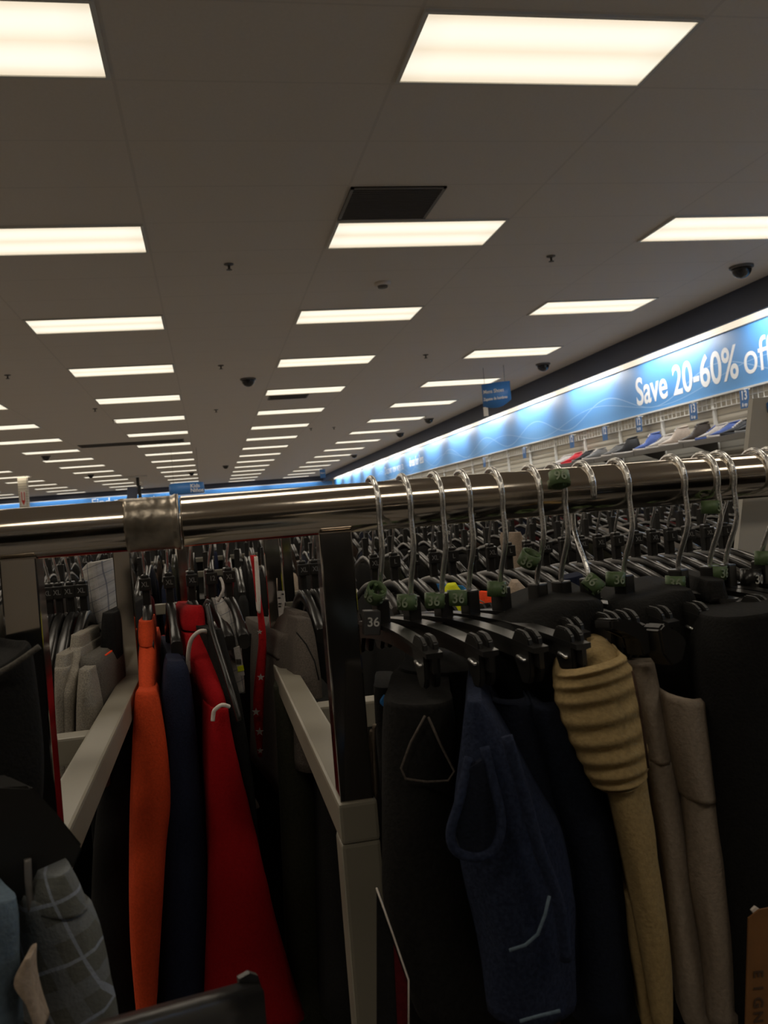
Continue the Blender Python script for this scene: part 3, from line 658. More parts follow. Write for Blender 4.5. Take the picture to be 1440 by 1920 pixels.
g_ = garment('khaki_shorts', 'khaki shorts with a ribbed elastic waistband', 'shorts', [
    ('waistband', 'khaki', [(1046, 1272, 1180, 1240, .475), (1042, 1296, 1192, 1262, .474), (1046, 1330, 1200, 1296, .473), (1062, 1376, 1208, 1346, .472), (1080, 1420, 1218, 1394, .472), (1098, 1456, 1226, 1434, .472), (1112, 1484, 1224, 1466, .473), (1128, 1494, 1216, 1478, .475)], dict(back=.10, ang=-.33, sub=14, ripple=(8.2, .10), depth=.020, wr=.05, hollow=True)),
    ('leg', 'khaki', [(1138, 1478, 1218, 1462, .478), (1148, 1520, 1224, 1516, .478), (1166, 1600, 1236, 1600, .478), (1190, 1720, 1254, 1720, .478), (1212, 1840, 1266, 1840, .478), (1228, 1930, 1266, 1930, .478)], dict(back=.10, ang=-.33, wr=.14)),
    ('leg', 'khaki', [(1176, 1690, 1214, 1690, .492), (1182, 1780, 1228, 1790, .492), (1196, 1860, 1222, 1870, .492), (1205, 1930, 1230, 1930, .492)], dict(back=.06, ang=-.33, wr=.14))])
mb = MB(); cloth(mb, [(1098, 1222, 1122, 1206, .505), (1096, 1232, 1146, 1212, .50), (1100, 1248, 1170, 1234, .495), (1104, 1266, 1180, 1250, .49)], back=.05, ang=-.33, depth=.014, seed=3); mb.build('waistband_back', FAB['khaki'], g_, world=True)
strand(g_, 'side_seam', [(1186, 1258, .4685), (1199, 1320, .467), (1208, 1380, .466), (1216, 1440, .466)], .0008, FAB['brown'])
garment('trousers', 'pale taupe trousers with a plain waistband, right of the khaki shorts', 'trousers', [
    ('waistband', 'taupe_light', [(1178, 1250, 1236, 1243, .52), (1186, 1300, 1248, 1300, .518), (1208, 1380, 1264, 1385, .517), (1216, 1432, 1272, 1438, .516)], dict(back=.16, ang=-.3, depth=.02)),
    ('leg', 'taupe_light', [(1218, 1428, 1270, 1432, .518), (1232, 1520, 1286, 1520, .517), (1252, 1640, 1302, 1640, .516), (1268, 1800, 1322, 1800, .515), (1288, 1930, 1344, 1930, .515)], dict(back=.16, ang=-.3, wr=.14))])
garment('trousers', 'taupe trousers with an open oval waistband, beside the black garment', 'trousers', [
    ('waistband', 'taupe', [(1252, 1312, 1340, 1326, .50), (1258, 1380, 1349, 1386, .50), (1272, 1450, 1358, 1455, .50), (1285, 1506, 1366, 1510, .50)], dict(back=.15, ang=-.3, depth=.026, hollow=True)),
    ('leg', 'taupe', [(1288, 1500, 1364, 1504, .503), (1296, 1580, 1372, 1580, .502), (1304, 1680, 1380, 1680, .502), (1325, 1800, 1387, 1800, .502), (1336, 1930, 1392, 1930, .502)], dict(back=.15, ang=-.3, wr=.14))])
garment('trousers', 'black trousers filling the right edge below the rail', 'trousers', [
    ('body', 'black', [(1352, 1165, 1520, 1135, .49), (1334, 1250, 1520, 1240, .488), (1344, 1400, 1520, 1400, .487), (1360, 1600, 1520, 1600, .487), (1386, 1760, 1520, 1760, .487), (1396, 1930, 1520, 1930, .487)], dict(back=.2, ang=-.25))])
garment('trousers', 'black trousers with folded waist, big dark hump behind the khaki shorts', 'trousers', [
    ('body', 'black', [(1046, 1126, 1120, 1126, .545), (985, 1150, 1142, 1140, .54), (925, 1178, 1146, 1180, .535), (890, 1200, 1140, 1215, .53), (905, 1270, 1140, 1270, .53), (960, 1400, 1190, 1400, .53), (1010, 1930, 1240, 1930, .53)], dict(back=.12, ang=-.3))])
garment('trousers', 'black trousers with a sloped waist edge under the tenth hanger', 'trousers', [
    ('body', 'black', [(1262, 1108, 1300, 1106, .55), (1215, 1124, 1318, 1130, .545), (1160, 1140, 1330, 1180, .54), (1150, 1200, 1340, 1240, .535), (1200, 1300, 1350, 1300, .535), (1260, 1930, 1400, 1930, .535)], dict(back=.12, ang=-.3))])
garment('trousers', 'charcoal trousers under the black size 30 hanger', 'trousers', [
    ('body', 'charcoal', [(1330, 1090, 1362, 1088, .56), (1330, 1130, 1375, 1130, .555), (1345, 1200, 1410, 1200, .55), (1370, 1930, 1440, 1930, .55)], dict(back=.12, ang=-.3))])
garment('trousers', 'black trousers hidden between the charcoal trousers and the denim shorts', 'trousers', [
    ('body', 'black', H([(1262, 742, 905), (1300, 726, 960), (1400, 730, 1000), (1600, 760, 1030), (1930, 830, 1090)], .585), dict(back=.06, ang=-.3))])
garment('trousers', 'black trousers behind the leftmost charcoal pair beside the chrome post', 'trousers', [
    ('body', 'black', H([(1290, 700, 742), (1400, 706, 760), (1600, 724, 790), (1930, 752, 840)], .66), dict(back=.06, ang=-.2))])
# hanger ends poking out over the waistbands
for i, (pts, y, lab) in enumerate([([(1145, 1162), (1160, 1160), (1200, 1166), (1218, 1182), (1222, 1225), (1208, 1232), (1200, 1195), (1172, 1182), (1146, 1182)], .505, 'glossy black hanger end above the pale taupe trousers'),
                                   ([(1236, 1180), (1246, 1168), (1282, 1190), (1290, 1204), (1282, 1240), (1262, 1250), (1244, 1226)], .50, 'black hanger clip above the taupe trousers')]):
    mb = MB(); mb.prism([at(a, b, y) for a, b in pts], (-.006, .012, 0)); bmesh.ops.bevel(mb.bm, geom=list(mb.bm.edges), offset=.0012, segments=2, affect='EDGES')
    hg = HG[8+i]; mb.build('end_clip', M['black'], hg, world=True)
# tags
t = thing('hang_tag', 'brown card tag with dark letters at the bottom right corner', 'tag', at(1440, 1720, .455))
MB().prism([at(a, b, .455) for a, b in [(1404, 1722), (1424, 1706), (1510, 1690), (1510, 1940), (1398, 1940)]], (0, .0012, 0)).build('card', mat('brown_card', (.17, .072, .018), .8, 0, .2, 200, .1, 90), t, world=True)
MB().prism([at(a, b, .4565) for a, b in [(1410, 1708), (1418, 1700), (1424, 1704), (1416, 1716)]], (0, .002, 0)).build('string', FAB['white'], t, world=True)
mt = mat('tag_print', (.06, .03, .012), .8); Mi = root_matrix(t).inverted()
for k, ch in enumerate('EIGN'):
    q = at(1421, 1826+k*27, .4545); lettering(ch, .0085, mt, t, Mi @ frame(q, (math.sin(-RL), 0, -math.cos(RL)), (math.cos(RL), 0, -math.sin(RL))), .0001, .0002, 1)
t = thing('hang_tag', 'thin dark swing tag with pale edges beside the beige rack leg', 'tag', at(730, 1660, .475))
MB().prism([at(a, b, .475) for a, b in [(706, 1665), (766, 1838), (766, 1940), (706, 1940)]], (.001, .0012, 0)).build('card', FAB['black'], t, world=True)
MB().prism([at(a, b, .4745) for a, b in [(738, 1770), (764, 1842), (764, 1940), (746, 1940)]], (0, .0004, 0)).build('red_print', FAB['maroon'], t, world=True)
strand(t, 'edge', [(706, 1665, .474), (736, 1750, .474), (766, 1838, .474), (766, 1940, .474)], .0005, FAB['white'])
t = thing('tissue_insert', 'cream folded cloth edge just left of the charcoal trousers', 'cloth', at(702, 1370, .60))
for dx in (0, 5): 
    mb = MB(); cloth(mb, H([(1362+dx*2, 697-dx, 704-dx, .60), (1400, 696-dx, 703-dx, .60), (1500, 702-dx, 708-dx, .60)]), back=.004, ang=-.3, depth=.003); mb.build('fold', FAB['tan'], t, world=True)

# --- shirts on the far rail seen through the gap between the two racks
def far_hanger(px, py, lab, droop=.05, a=0, txt='XL', y=1.25, half=.2, lr=1):
    p = at(px, py, y); t = thing('shirt_hanger', lab, 'hanger', (p.x, y, RZ), a, 'shirt hangers on the far rail')
    add_hook(t, 1, -.064)
    mb = MB(); mb.box((0, 0, -.085), (.010, .016, .044), bev=.002)
    us = [-half+i*half/10 for i in range(21)]
    def zt(u): return -.104-droop*min(1, abs(u)/half)**1.6
    mb.rings([[Vector((w*x_, -u, zt(u)+z_)) for x_, z_ in ((-1, -.001), (-.6, .002), (.6, .002), (1, -.001), (1, -.014), (.3, -.017), (-.3, -.017), (-1, -.014))] for u in us for w in (.0075 if abs(u) > .05 else .006,)])
    mb.build('body', M['black'], t)
    cp = MB().box((0, -.010, -.076), (.0155, .0075, .0165), bev=.0014).build('size_cap', M['black_matte'], t)
    lettering(txt, .0095, M['dim_print'], cp, frame((0, -.0142, -.076), (1, 0, 0), (0, 0, 1)), .0002, .0001, .85)
    return t
ft = [(265, 'orange long-sleeved top', .075, .03, 'XL'), (309, 'dark navy top left of the red jacket', .085, .1, 'XL'), (350, 'red jacket with white piping', .07, .22, 'XL'), (386, 'black top beside the grey plaid shirt', .1, .28, '12'), (420, 'grey plaid shirt', .06, .2, 'XL')]
for px, w_, dr, a, tx in ft: far_hanger(px, 1000, 'black plastic hanger holding the %s' % w_, .048, a, tx, half=.07)
g_ = garment('long_sleeved_top', 'bright orange long-sleeved top seen edge-on in the gap', 'top', [
    ('collar', 'orange', H([(1166, 258, 283, 1.19), (1178, 257, 285, 1.185), (1200, 257, 287, 1.175), (1214, 259, 287, 1.17)]), dict(back=.08, ang=0, depth=.02, wr=.04)),
    ('shoulder', 'orange', H([(1206, 261, 284, 1.178), (1226, 258, 289, 1.16), (1262, 257, 288, 1.12), (1300, 258, 290, 1.085), (1330, 258, 290, 1.08)]), dict(back=.16, ang=0, depth=.02, wr=.12)),
    ('sleeve', 'orange', H([(1294, 260, 287, 1.075), (1306, 252, 295, 1.064), (1370, 247, 307, 1.055), (1450, 243, 316, 1.05), (1520, 240, 318, 1.05), (1600, 239, 310, 1.05), (1700, 239, 304, 1.05), (1800, 243, 298, 1.05), (1930, 256, 290, 1.05)]), dict(back=.05, ang=0, wr=.10)),
    ('body', 'orange', H([(1330, 262, 300, 1.12), (1500, 250, 326, 1.12), (1930, 262, 322, 1.12)]), dict(back=.28, ang=0, wr=.10))])
g_ = garment('red_jacket', 'red jacket with white piping hanging in the gap', 'jacket', [
    ('collar', 'red', H([(1137, 358, 384, 1.2), (1148, 350, 389, 1.19), (1172, 347, 391, 1.18), (1184, 349, 391, 1.178)]), dict(back=.08, ang=.2, depth=.025, wr=.03)),
    ('shoulder', 'red', [(352, 1190, 391, 1184, 1.17), (360, 1226, 399, 1214, 1.14), (373, 1262, 411, 1250, 1.11), (390, 1304, 424, 1294, 1.075), (400, 1330, 430, 1322, 1.065), (402, 1350, 430, 1346, 1.068)], dict(back=.16, ang=.2, depth=.02, wr=.06)),
    ('sleeve', 'red', H([(1330, 400, 431, 1.058), (1380, 398, 440, 1.05), (1450, 398, 457, 1.045), (1520, 400, 476, 1.045), (1620, 402, 502, 1.045), (1720, 400, 526, 1.045), (1820, 396, 554, 1.045), (1930, 392, 588, 1.045)]), dict(back=.06, ang=.2, wr=.08)),
    ('body', 'red', H([(1225, 352, 392, 1.19), (1320, 362, 410, 1.18), (1400, 376, 424, 1.18), (1600, 392, 470, 1.17), (1930, 392, 560, 1.17)]), dict(back=.22, ang=.2, wr=.08))])
strand(g_, 'piping', [(355, 1262, 1.152), (353, 1230, 1.142), (357, 1204, 1.135), (366, 1190, 1.131), (378, 1183, 1.130), (391, 1185, 1.134)], .0028, FAB['white'])
strand(g_, 'piping', [(399, 1352, 1.036), (400, 1340, 1.036), (403, 1331, 1.035), (416, 1322, 1.035), (430, 1325, 1.04)], .0024, FAB['white'])
garment('navy_top', 'dark navy long-sleeved top between the orange top and the red jacket', 'top', [
    ('sleeve', 'navy', H([(1240, 315, 346, 1.1), (1262, 310, 356, 1.085), (1330, 305, 366, 1.075), (1450, 301, 378, 1.07), (1600, 300, 392, 1.07), (1930, 296, 404, 1.07)]), dict(back=.06, ang=.1)),
    ('body', 'navy', H([(1235, 318, 348, 1.15), (1400, 306, 376, 1.14), (1930, 300, 420, 1.14)]), dict(back=.25, ang=.1))])
g_ = garment('plaid_shirt', 'pale grey plaid shirt collar with a white price tag', 'shirt', [
    ('collar', 'plaid_light', [(402, 1122, 420, 1122, 1.22), (406, 1136, 434, 1142, 1.21), (412, 1158, 450, 1176, 1.2), (428, 1196, 456, 1204, 1.19), (440, 1236, 456, 1236, 1.185)], dict(back=.05, ang=.2, depth=.012, wr=.1)),
    ('body', 'plaid_light', H([(1180, 420, 452, 1.21), (1260, 436, 460, 1.205), (1300, 444, 462, 1.2)]), dict(back=.2, ang=.25))])
strand(g_, 'collar_edge', [(408, 1128, 1.2), (418, 1108, 1.2), (417, 1092, 1.21), (413, 1084, 1.22)], .002, FAB['pale'])
t = thing('price_tag', 'white price tag with yellow patch on the grey plaid shirt', 'tag', at(450, 1240, 1.16), 0)
MB().prism([at(a, b, 1.165) for a, b in [(438, 1215), (449, 1211), (459, 1266), (447, 1268)]], (0, .0012, 0)).build('card', FAB['pale'], t, world=True)
MB().prism([at(a, b, 1.164) for a, b in [(445, 1250), (456, 1247), (458, 1257), (446, 1260)]], (0, .0008, 0)).build('price_patch', FAB['yellow'], t, world=True)
a_ = MB()
for k in range(6): a_.prism([at(x, y, 1.1642) for x, y in [(443+k*1.6, 1236), (444+k*1.6, 1236), (444.6+k*1.6, 1246), (443.6+k*1.6, 1246)]], (0, .0006, 0))
a_.build('barcode', M['black_matte'], t, world=True)
strand(garment('black_shirt', 'black top with long dark hanger, right of the red jacket', 'top', [
    ('sleeve', 'black', [(392, 1180, 420, 1180, 1.12), (412, 1260, 440, 1256, 1.09), (424, 1320, 456, 1316, 1.07), (440, 1450, 478, 1450, 1.07), (470, 1650, 500, 1650, 1.07), (500, 1930, 560, 1930, 1.07)], dict(back=.2, ang=.28))]),
    'hanger_strap', [(388, 1132, 1.13), (398, 1180, 1.115), (414, 1232, 1.09), (432, 1290, 1.06), (450, 1352, 1.045)], .0036, M['black'])
g_ = garment('star_print_top', 'narrow red top with white stars against the far chrome post', 'top', [
    ('body', 'star', H([(1042, 470, 481, 1.21), (1120, 480, 490, 1.205), (1200, 486, 500, 1.20), (1300, 476, 496, 1.20), (1360, 477, 494, 1.20), (1420, 484, 492, 1.20)]), dict(back=.02, ang=.0, depth=.006))])
for (x, y, r) in [(489, 1270, 7), (480, 1335, 8), (487, 1372, 8), (488, 1408, 6), (487, 1185, 5)]:
    MB().prism([at(x+r*(1 if k % 2 == 0 else .42)*math.sin(k*PI/5), y-r*(1 if k % 2 == 0 else .42)*math.cos(k*PI/5), 1.186) for k in range(10)], (0, .001, 0)).build('star', FAB['pale'], g_, world=True)
mb = MB(); cloth(mb, H([(1044, 477, 484, 1.195), (1110, 481, 489, 1.186), (1150, 484, 489, 1.186)]), back=.05, ang=0, depth=.006); mb.build('facing', FAB['white'], g_, world=True)
garment('pale_cloth', 'small pale cloth corner low beside the red jacket', 'cloth', [('corner', 'pale', [(471, 1488, 474, 1490, 1.2), (472, 1500, 484, 1504, 1.2), (478, 1518, 488, 1514, 1.2)], dict(back=.04, ang=.2, depth=.004))])
g_ = garment('hooded_top', 'brown-grey marl hooded top behind the right arm of the rack', 'top', [
    ('hood', 'hoodie', H([(1148, 556, 578, 1.18), (1170, 540, 590, 1.17), (1205, 530, 596, 1.16), (1240, 526, 600, 1.15)]), dict(back=.1, ang=.15)),
    ('sleeve', 'hoodie', H([(1160, 560, 584, 1.13), (1200, 556, 596, 1.11), (1260, 556, 606, 1.09), (1330, 560, 612, 1.08), (1450, 562, 616, 1.08)]), dict(back=.05, ang=.15)),
    ('body', 'hoodie', H([(1190, 532, 596, 1.15), (1300, 530, 606, 1.14), (1500, 530, 612, 1.14)]), dict(back=.24, ang=.15))])
strand(g_, 'seam', [(556, 1186, 1.104), (574, 1208, 1.092), (590, 1240, 1.08), (598, 1275, 1.07)], .0009, FAB['black'])
far_hanger(560, 1000, 'black plastic hanger holding the brown-grey hooded top', .05, .15, half=.08); far_hanger(583, 1000, 'black plastic hanger just right of the hooded top hanger', .05, .1, half=.08)
garment('dark_trousers', 'long olive black trousers hanging beyond the right rack arm', 'trousers', [('body', 'olive', [(512, 1290, 560, 1284, 1.12), (518, 1400, 586, 1400, 1.11), (540, 1930, 640, 1930, 1.11)], dict(back=.08, ang=-.1))])
garment('dark_trousers', 'black trousers deep between the star print and the right rack arm', 'trousers', [('body', 'black', [(440, 1190, 520, 1186, 1.36), (446, 1400, 540, 1400, 1.36), (470, 1930, 620, 1930, 1.36)], dict(back=.15, ang=0))])
garment('dark_trousers', 'black trousers hanging between the right rack arm and leg', 'trousers', [('body', 'black', [(596, 1330, 650, 1330, 1.02), (604, 1500, 690, 1500, 1.02), (610, 1930, 730, 1930, 1.02)], dict(back=.2, ang=.0))])
garment('dark_trousers', 'black trousers hanging left of the orange top', 'trousers', [('body', 'black', [(196, 1420, 246, 1400, 1.12), (170, 1600, 250, 1600, 1.12), (160, 1930, 262, 1930, 1.12)], dict(back=.2, ang=.0))])
t = thing('price_tag', 'white swing tag hanging left of the hooded top', 'tag', at(526, 1110, 1.14))
MB().prism([at(a, b, 1.14) for a, b in [(519, 1108), (532, 1108), (535, 1125), (531, 1150), (523, 1156)]], (0, .0012, 0)).build('card', FAB['pale'], t, world=True)
strand(t, 'string', [(519, 1084, 1.14), (520, 1108, 1.1395)], .0008, FAB['tan'])
a_ = MB()
for k, (x, y, w) in enumerate([(521, 1120, 5), (522, 1131, 6), (522, 1136, 5), (528, 1113, 4)]): a_.prism([at(x, y, 1.1388), at(x+w, y, 1.1388), at(x+w, y+2, 1.1388), at(x, y+2, 1.1388)], (0, .0006, 0))
a_.build('print', M['black_matte'], t, world=True)
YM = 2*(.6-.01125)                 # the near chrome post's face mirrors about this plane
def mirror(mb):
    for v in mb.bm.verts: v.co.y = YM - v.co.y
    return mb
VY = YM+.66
p_ = at(660, 1200, VY); g_ = thing('photographer_standin_top', 'unseen black top, pale and cyan print, standing in for the photographer mirrored in chrome', 'top', (p_.x, YM-p_.y, p_.z))  # added behind the camera; its mirror image stands for the photographer
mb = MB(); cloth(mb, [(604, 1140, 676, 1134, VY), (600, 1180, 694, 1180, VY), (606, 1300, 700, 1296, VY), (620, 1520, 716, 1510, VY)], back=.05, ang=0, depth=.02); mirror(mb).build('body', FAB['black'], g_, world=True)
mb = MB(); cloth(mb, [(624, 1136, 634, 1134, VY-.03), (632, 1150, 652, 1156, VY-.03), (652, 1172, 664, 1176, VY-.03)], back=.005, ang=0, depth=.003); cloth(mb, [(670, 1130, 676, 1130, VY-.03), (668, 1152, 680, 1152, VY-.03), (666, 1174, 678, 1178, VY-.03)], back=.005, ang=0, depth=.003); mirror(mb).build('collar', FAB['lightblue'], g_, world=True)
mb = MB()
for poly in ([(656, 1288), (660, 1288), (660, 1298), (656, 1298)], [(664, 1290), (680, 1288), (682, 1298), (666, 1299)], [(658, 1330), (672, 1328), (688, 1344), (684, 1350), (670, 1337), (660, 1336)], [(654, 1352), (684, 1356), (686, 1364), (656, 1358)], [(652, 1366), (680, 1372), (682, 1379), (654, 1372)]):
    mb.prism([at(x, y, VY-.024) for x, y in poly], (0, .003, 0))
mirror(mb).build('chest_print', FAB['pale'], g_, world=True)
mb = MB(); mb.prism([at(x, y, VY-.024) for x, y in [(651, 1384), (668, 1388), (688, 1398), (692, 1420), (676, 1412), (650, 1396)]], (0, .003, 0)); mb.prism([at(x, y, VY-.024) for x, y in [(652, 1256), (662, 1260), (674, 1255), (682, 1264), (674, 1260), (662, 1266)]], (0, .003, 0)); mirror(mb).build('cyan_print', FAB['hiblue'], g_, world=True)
garment('teal_cloth', 'small cyan cloth corner above the cream fold', 'cloth', [('corner', 'hiblue', [(712, 1318, 720, 1306, .56), (713, 1322, 728, 1314, .56), (720, 1328, 729, 1327, .56)], dict(back=.004, ang=-.2, depth=.004))])
# --- left rack
for px, py, a, w_ in [(86, 1020, -.1, 'leftmost grey top'), (105, 1020, -.12, 'first grey heather top'), (126, 1020, -.1, 'second grey heather top'), (150, 1020, -.1, 'darker grey heather top')]:
    far_hanger(px, py, 'black plastic hanger holding the %s on the left rack' % w_, .06, a, half=.085)
garment('grey_top', 'grey heather top, first of the pale sleeves on the left rack', 'top', [
    ('sleeve', 'heather', H([(1228, 103, 125, 1.1), (1254, 100, 125, 1.09)]), dict(back=.1, ang=-.1)),
    ('sleeve', 'heather', H([(1254, 99, 124, 1.08), (1300, 99, 122, 1.07), (1350, 102, 120, 1.07), (1480, 104, 122, 1.07)]), dict(back=.2, ang=-.1))])
garment('grey_top', 'grey heather top with the long narrow sleeve on the left rack', 'top', [
    ('collar', 'heather', H([(1191, 132, 150, 1.15), (1220, 128, 152, 1.14)]), dict(back=.1, ang=-.1)),
    ('sleeve', 'heather', H([(1216, 130, 151, 1.135), (1245, 127, 147, 1.11), (1262, 120, 144, 1.09), (1300, 116, 139, 1.07), (1350, 117, 137, 1.07), (1480, 120, 138, 1.07)]), dict(back=.2, ang=-.1))])
garment('grey_top', 'darker grey heather top nearest the left rack arm', 'top', [
    ('shoulder', 'heather_dark', H([(1233, 152, 176, 1.11), (1250, 146, 186, 1.1), (1300, 148, 194, 1.1), (1480, 150, 200, 1.1)]), dict(back=.24, ang=-.1)),
    ('sleeve', 'heather', H([(1256, 146, 168, 1.07), (1300, 141, 172, 1.06), (1360, 138, 180, 1.06), (1480, 140, 186, 1.06)]), dict(back=.05, ang=-.1))])
garment('checked_shirt', 'pale grey checked top behind the left rack hangers', 'top', [
    ('collar', 'plaid_light', [(162, 1056, 180, 1054, 1.3), (146, 1075, 182, 1075, 1.29), (148, 1100, 184, 1100, 1.285), (152, 1130, 190, 1130, 1.28), (170, 1160, 198, 1160, 1.28), (196, 1190, 206, 1192, 1.28)], dict(back=.15, ang=-.1))])
garment('red_shirt', 'red top peeping out right of the checked top on the left rack', 'top', [('body', 'red', H([(1078, 184, 200, 1.36), (1110, 186, 202, 1.36), (1160, 190, 204, 1.36), (1260, 188, 200, 1.36)]), dict(back=.15, ang=-.1))])
garment('orange_top', 'sliver of neon orange top beside the left rack arm', 'top', [('body', 'neon', H([(1228, 192, 198, 1.15), (1255, 188, 199, 1.15), (1285, 189, 197, 1.15)]), dict(back=.1, ang=-.1))])
garment('black_shirt', 'black top between the grey tops and the left rack arm', 'top', [('body', 'black', H([(1150, 190, 212, 1.2), (1200, 186, 216, 1.19), (1400, 180, 220, 1.18), (1700, 180, 222, 1.18)]), dict(back=.25, ang=-.1))])
# --- things nearest the camera at lower left
t = garment('black_jacket', 'black jacket hanging at the left edge in front of the chrome post', 'jacket', [
    ('body', 'black', [(-90, 1296, 60, 1222, .525), (-90, 1310, 82, 1212, .52), (-90, 1360, 100, 1330, .515), (-90, 1440, 106, 1450, .51), (-90, 1500, 100, 1560, .51), (-90, 1700, 60, 1700, .51)], dict(back=.05, ang=.5))])
strand(t, 'lapel_edge', [(-20, 1272, .512), (30, 1243, .511), (74, 1212, .511)], .0016, FAB['heather_dark'])
t = thing('clip_hanger', 'black hanger clip gripping the grey plaid shorts at lower left', 'hanger', at(-60, 1500, .47))
mb = MB(); mb.prism([at(a, b, .462) for a, b in [(-120, 1470), (0, 1478), (60, 1474), (104, 1522), (158, 1588), (138, 1632), (96, 1660), (62, 1642), (58, 1690), (-120, 1690)]], (-.018, .03, 0)); bmesh.ops.bevel(mb.bm, geom=list(mb.bm.edges), offset=.0015, segments=2, affect='EDGES'); mb.build('clip', M['black_matte'], t, world=True)
MB().tube([at(-118, 1475, .48), at(-120, 1300, .53), at(-118, 1120, .58), at(-120, 1005, .582), at(-112, 985, .6), at(-116, 1000, .622)], .0019, 8).build('hook', M['wire'], t, world=True)
strand(t, 'spring', [(52, 1610, .458), (54, 1660, .456), (60, 1720, .455), (66, 1768, .456)], .0018, M['metal_grey'])
g_ = garment('plaid_shorts', 'grey and blue plaid shorts at the lower left corner', 'shorts', [
    ('waistband', 'plaid', [(92, 1652, 146, 1628, .445), (80, 1690, 168, 1668, .443), (72, 1730, 186, 1715, .442)], dict(back=.05, ang=.45, depth=.02)),
    ('leg', 'plaid', H([(1700, 62, 186, .446), (1750, 60, 208, .443), (1800, 59, 225, .442), (1850, 58, 236, .441), (1940, 58, 252, .441)]), dict(back=.05, ang=.45, wr=.12))])
garment('light_blue_shorts', 'light blue shorts at the bottom left edge', 'shorts', [
    ('body', 'lightblue', H([(1692, -90, 44, .42), (1730, -90, 50, .417), (1800, -90, 54, .416), (1940, -90, 60, .416)]), dict(back=.05, ang=.45, wr=.1)),
    ('lining', 'tan', [(44, 1800, 56, 1796, .411), (22, 1850, 58, 1836, .4105), (46, 1890, 66, 1880, .4105), (62, 1935, 82, 1930, .411)], dict(back=.01, ang=-.05, depth=.003))])
# rack beside the photographer that carries the out-of-focus hanger
E_ = at(488, 1842, .385); S_ = at(196, 1926, .325); dv = (E_-S_).normalized(); CX = E_-dv*.21
t = thing('clothes_rack', 'low rack beside the photographer, mostly out of the picture', 'clothes rack', (CX.x, CX.y-.2, 0))
RZ2 = CX.z+.075
MB().tube([(0, -.9, RZ2), (0, .3, RZ2)], .0127, 20).build('rail', M['rail'], t)
for y in (-.8, .25): MB().box((0, y, RZ2/2-.006), (.025, .025, RZ2-.012)).build('post', M['beige'], t)
t = thing('shirt_hanger', 'out-of-focus black hanger arm poking in along the bottom edge', 'hanger', CX)
mb = MB(); n_ = Vector((-dv.y, dv.x, 0)).normalized(); rs = []
for i in range(15):
    s_ = -1+i/7; q = CX+dv*.205*s_; q.z = CX.z+(E_.z-CX.z)*abs(s_); hh = .012+.012*max(0, (abs(s_)-.35))
    rs.append([q+n_*x_+Vector((0, 0, z_)) for x_, z_ in ((-.006, 0), (-.004, .0022), (.004, .0022), (.006, 0), (.006, -hh), (-.006, -hh))])
mb.rings(rs, (True, True)); mb.build('arm', M['black'], t, world=True)
mb = MB(); mb.prism([at(a, b, .381) for a, b in [(448, 1836), (468, 1825), (484, 1830), (490, 1850), (492, 1960), (462, 1960), (462, 1868), (450, 1864)]], (-.0008, .003, 0)); mb.build('end_clip', M['black'], t, world=True)
MB().tube([CX, CX+Vector((0, 0, .05)), CX+Vector((0, -.016, .075)), CX+Vector((.0, 0, .0905)), CX+Vector((0, .016, .075))][:1]+[CX+Vector((.0, 0, .045)), CX+Vector((.015, 0, .068)), CX+Vector((.012, 0, .084)), CX+Vector((0, 0, .0895)), CX+Vector((-.014, 0, .08))], .0018, 8).build('hook', M['wire'], t, world=True)

# ------------------------------------------------------------------ crowded rails behind: shirts on black hangers
def local_shirt(t, fab, half=.2, drop=.05, length=.9, th=.0085, sleeve=.3):
    mb = MB(); rows = [(-.108, .045, .006), (-.116, .10, .008), (-.13, .16, .008), (-.150, half+.015, .0085), (-.175, half+.02, th), (-.3, half+.012, th*1.15), (-.45, half+.015, th*1.25), (-.108-length, half+.02, th*1.3)]
    mb.rings([[Vector((w*math.sin(a)*(1+.15*math.sin(3*a+z*30)), -u*math.copysign(abs(math.cos(a))**.6, math.cos(a)), z)) for a in [2*PI*k/22 for k in range(22)]] for z, u, w in rows])
    mb.build('body', fab, t)
    for s_ in (-1, 1):
        mb = MB(); mb.rings([[Vector((r*.5*math.cos(a), -s_*(half+.012+o_)+r*math.sin(a), z)) for a in [2*PI*k/12 for k in range(12)]] for z, r, o_ in ((-.148, .012, -.012), (-.16, .020, 0), (-.22, .024, .008), (-.15-sleeve, .021, .012))]); mb.build('sleeve', fab, t)
SHF = [FAB[k] for k in ('black', 'black', 'black', 'charcoal', 'black', 'navy', 'black', 'olive', 'charcoal', 'black', 'brown', 'heather_dark')]
XT = [far_hanger(680, 990, 'black plastic hanger right of the near chrome post, first in the far rail crowd', .045, .0, s_) for s_ in ('XL', 'L', 'XL')]
for k in XT[1:]: k.location.x += .03*XT.index(k)
sh0 = thing('shirt', 'dark top hanging first in the far rail crowd, right of the chrome post', 'top', XT[0].location, 0, 'tops crowded on the far rail'); local_shirt(sh0, FAB['black'])
def recolor(root, fab):
    for ch in root.children:
        sl = ch.material_slots[0]; sl.link = 'OBJECT'; sl.material = fab
XT[1]['label'] = 'black plastic hanger right of the near chrome post, second in the far rail crowd'; XT[2]['label'] = 'black plastic hanger right of the near chrome post, third in the far rail crowd'
x = XT[0].location.x; n = 0
positions = []
xx = x+.012
while xx < .79:
    positions.append(xx); xx += random.uniform(.0275, .032)
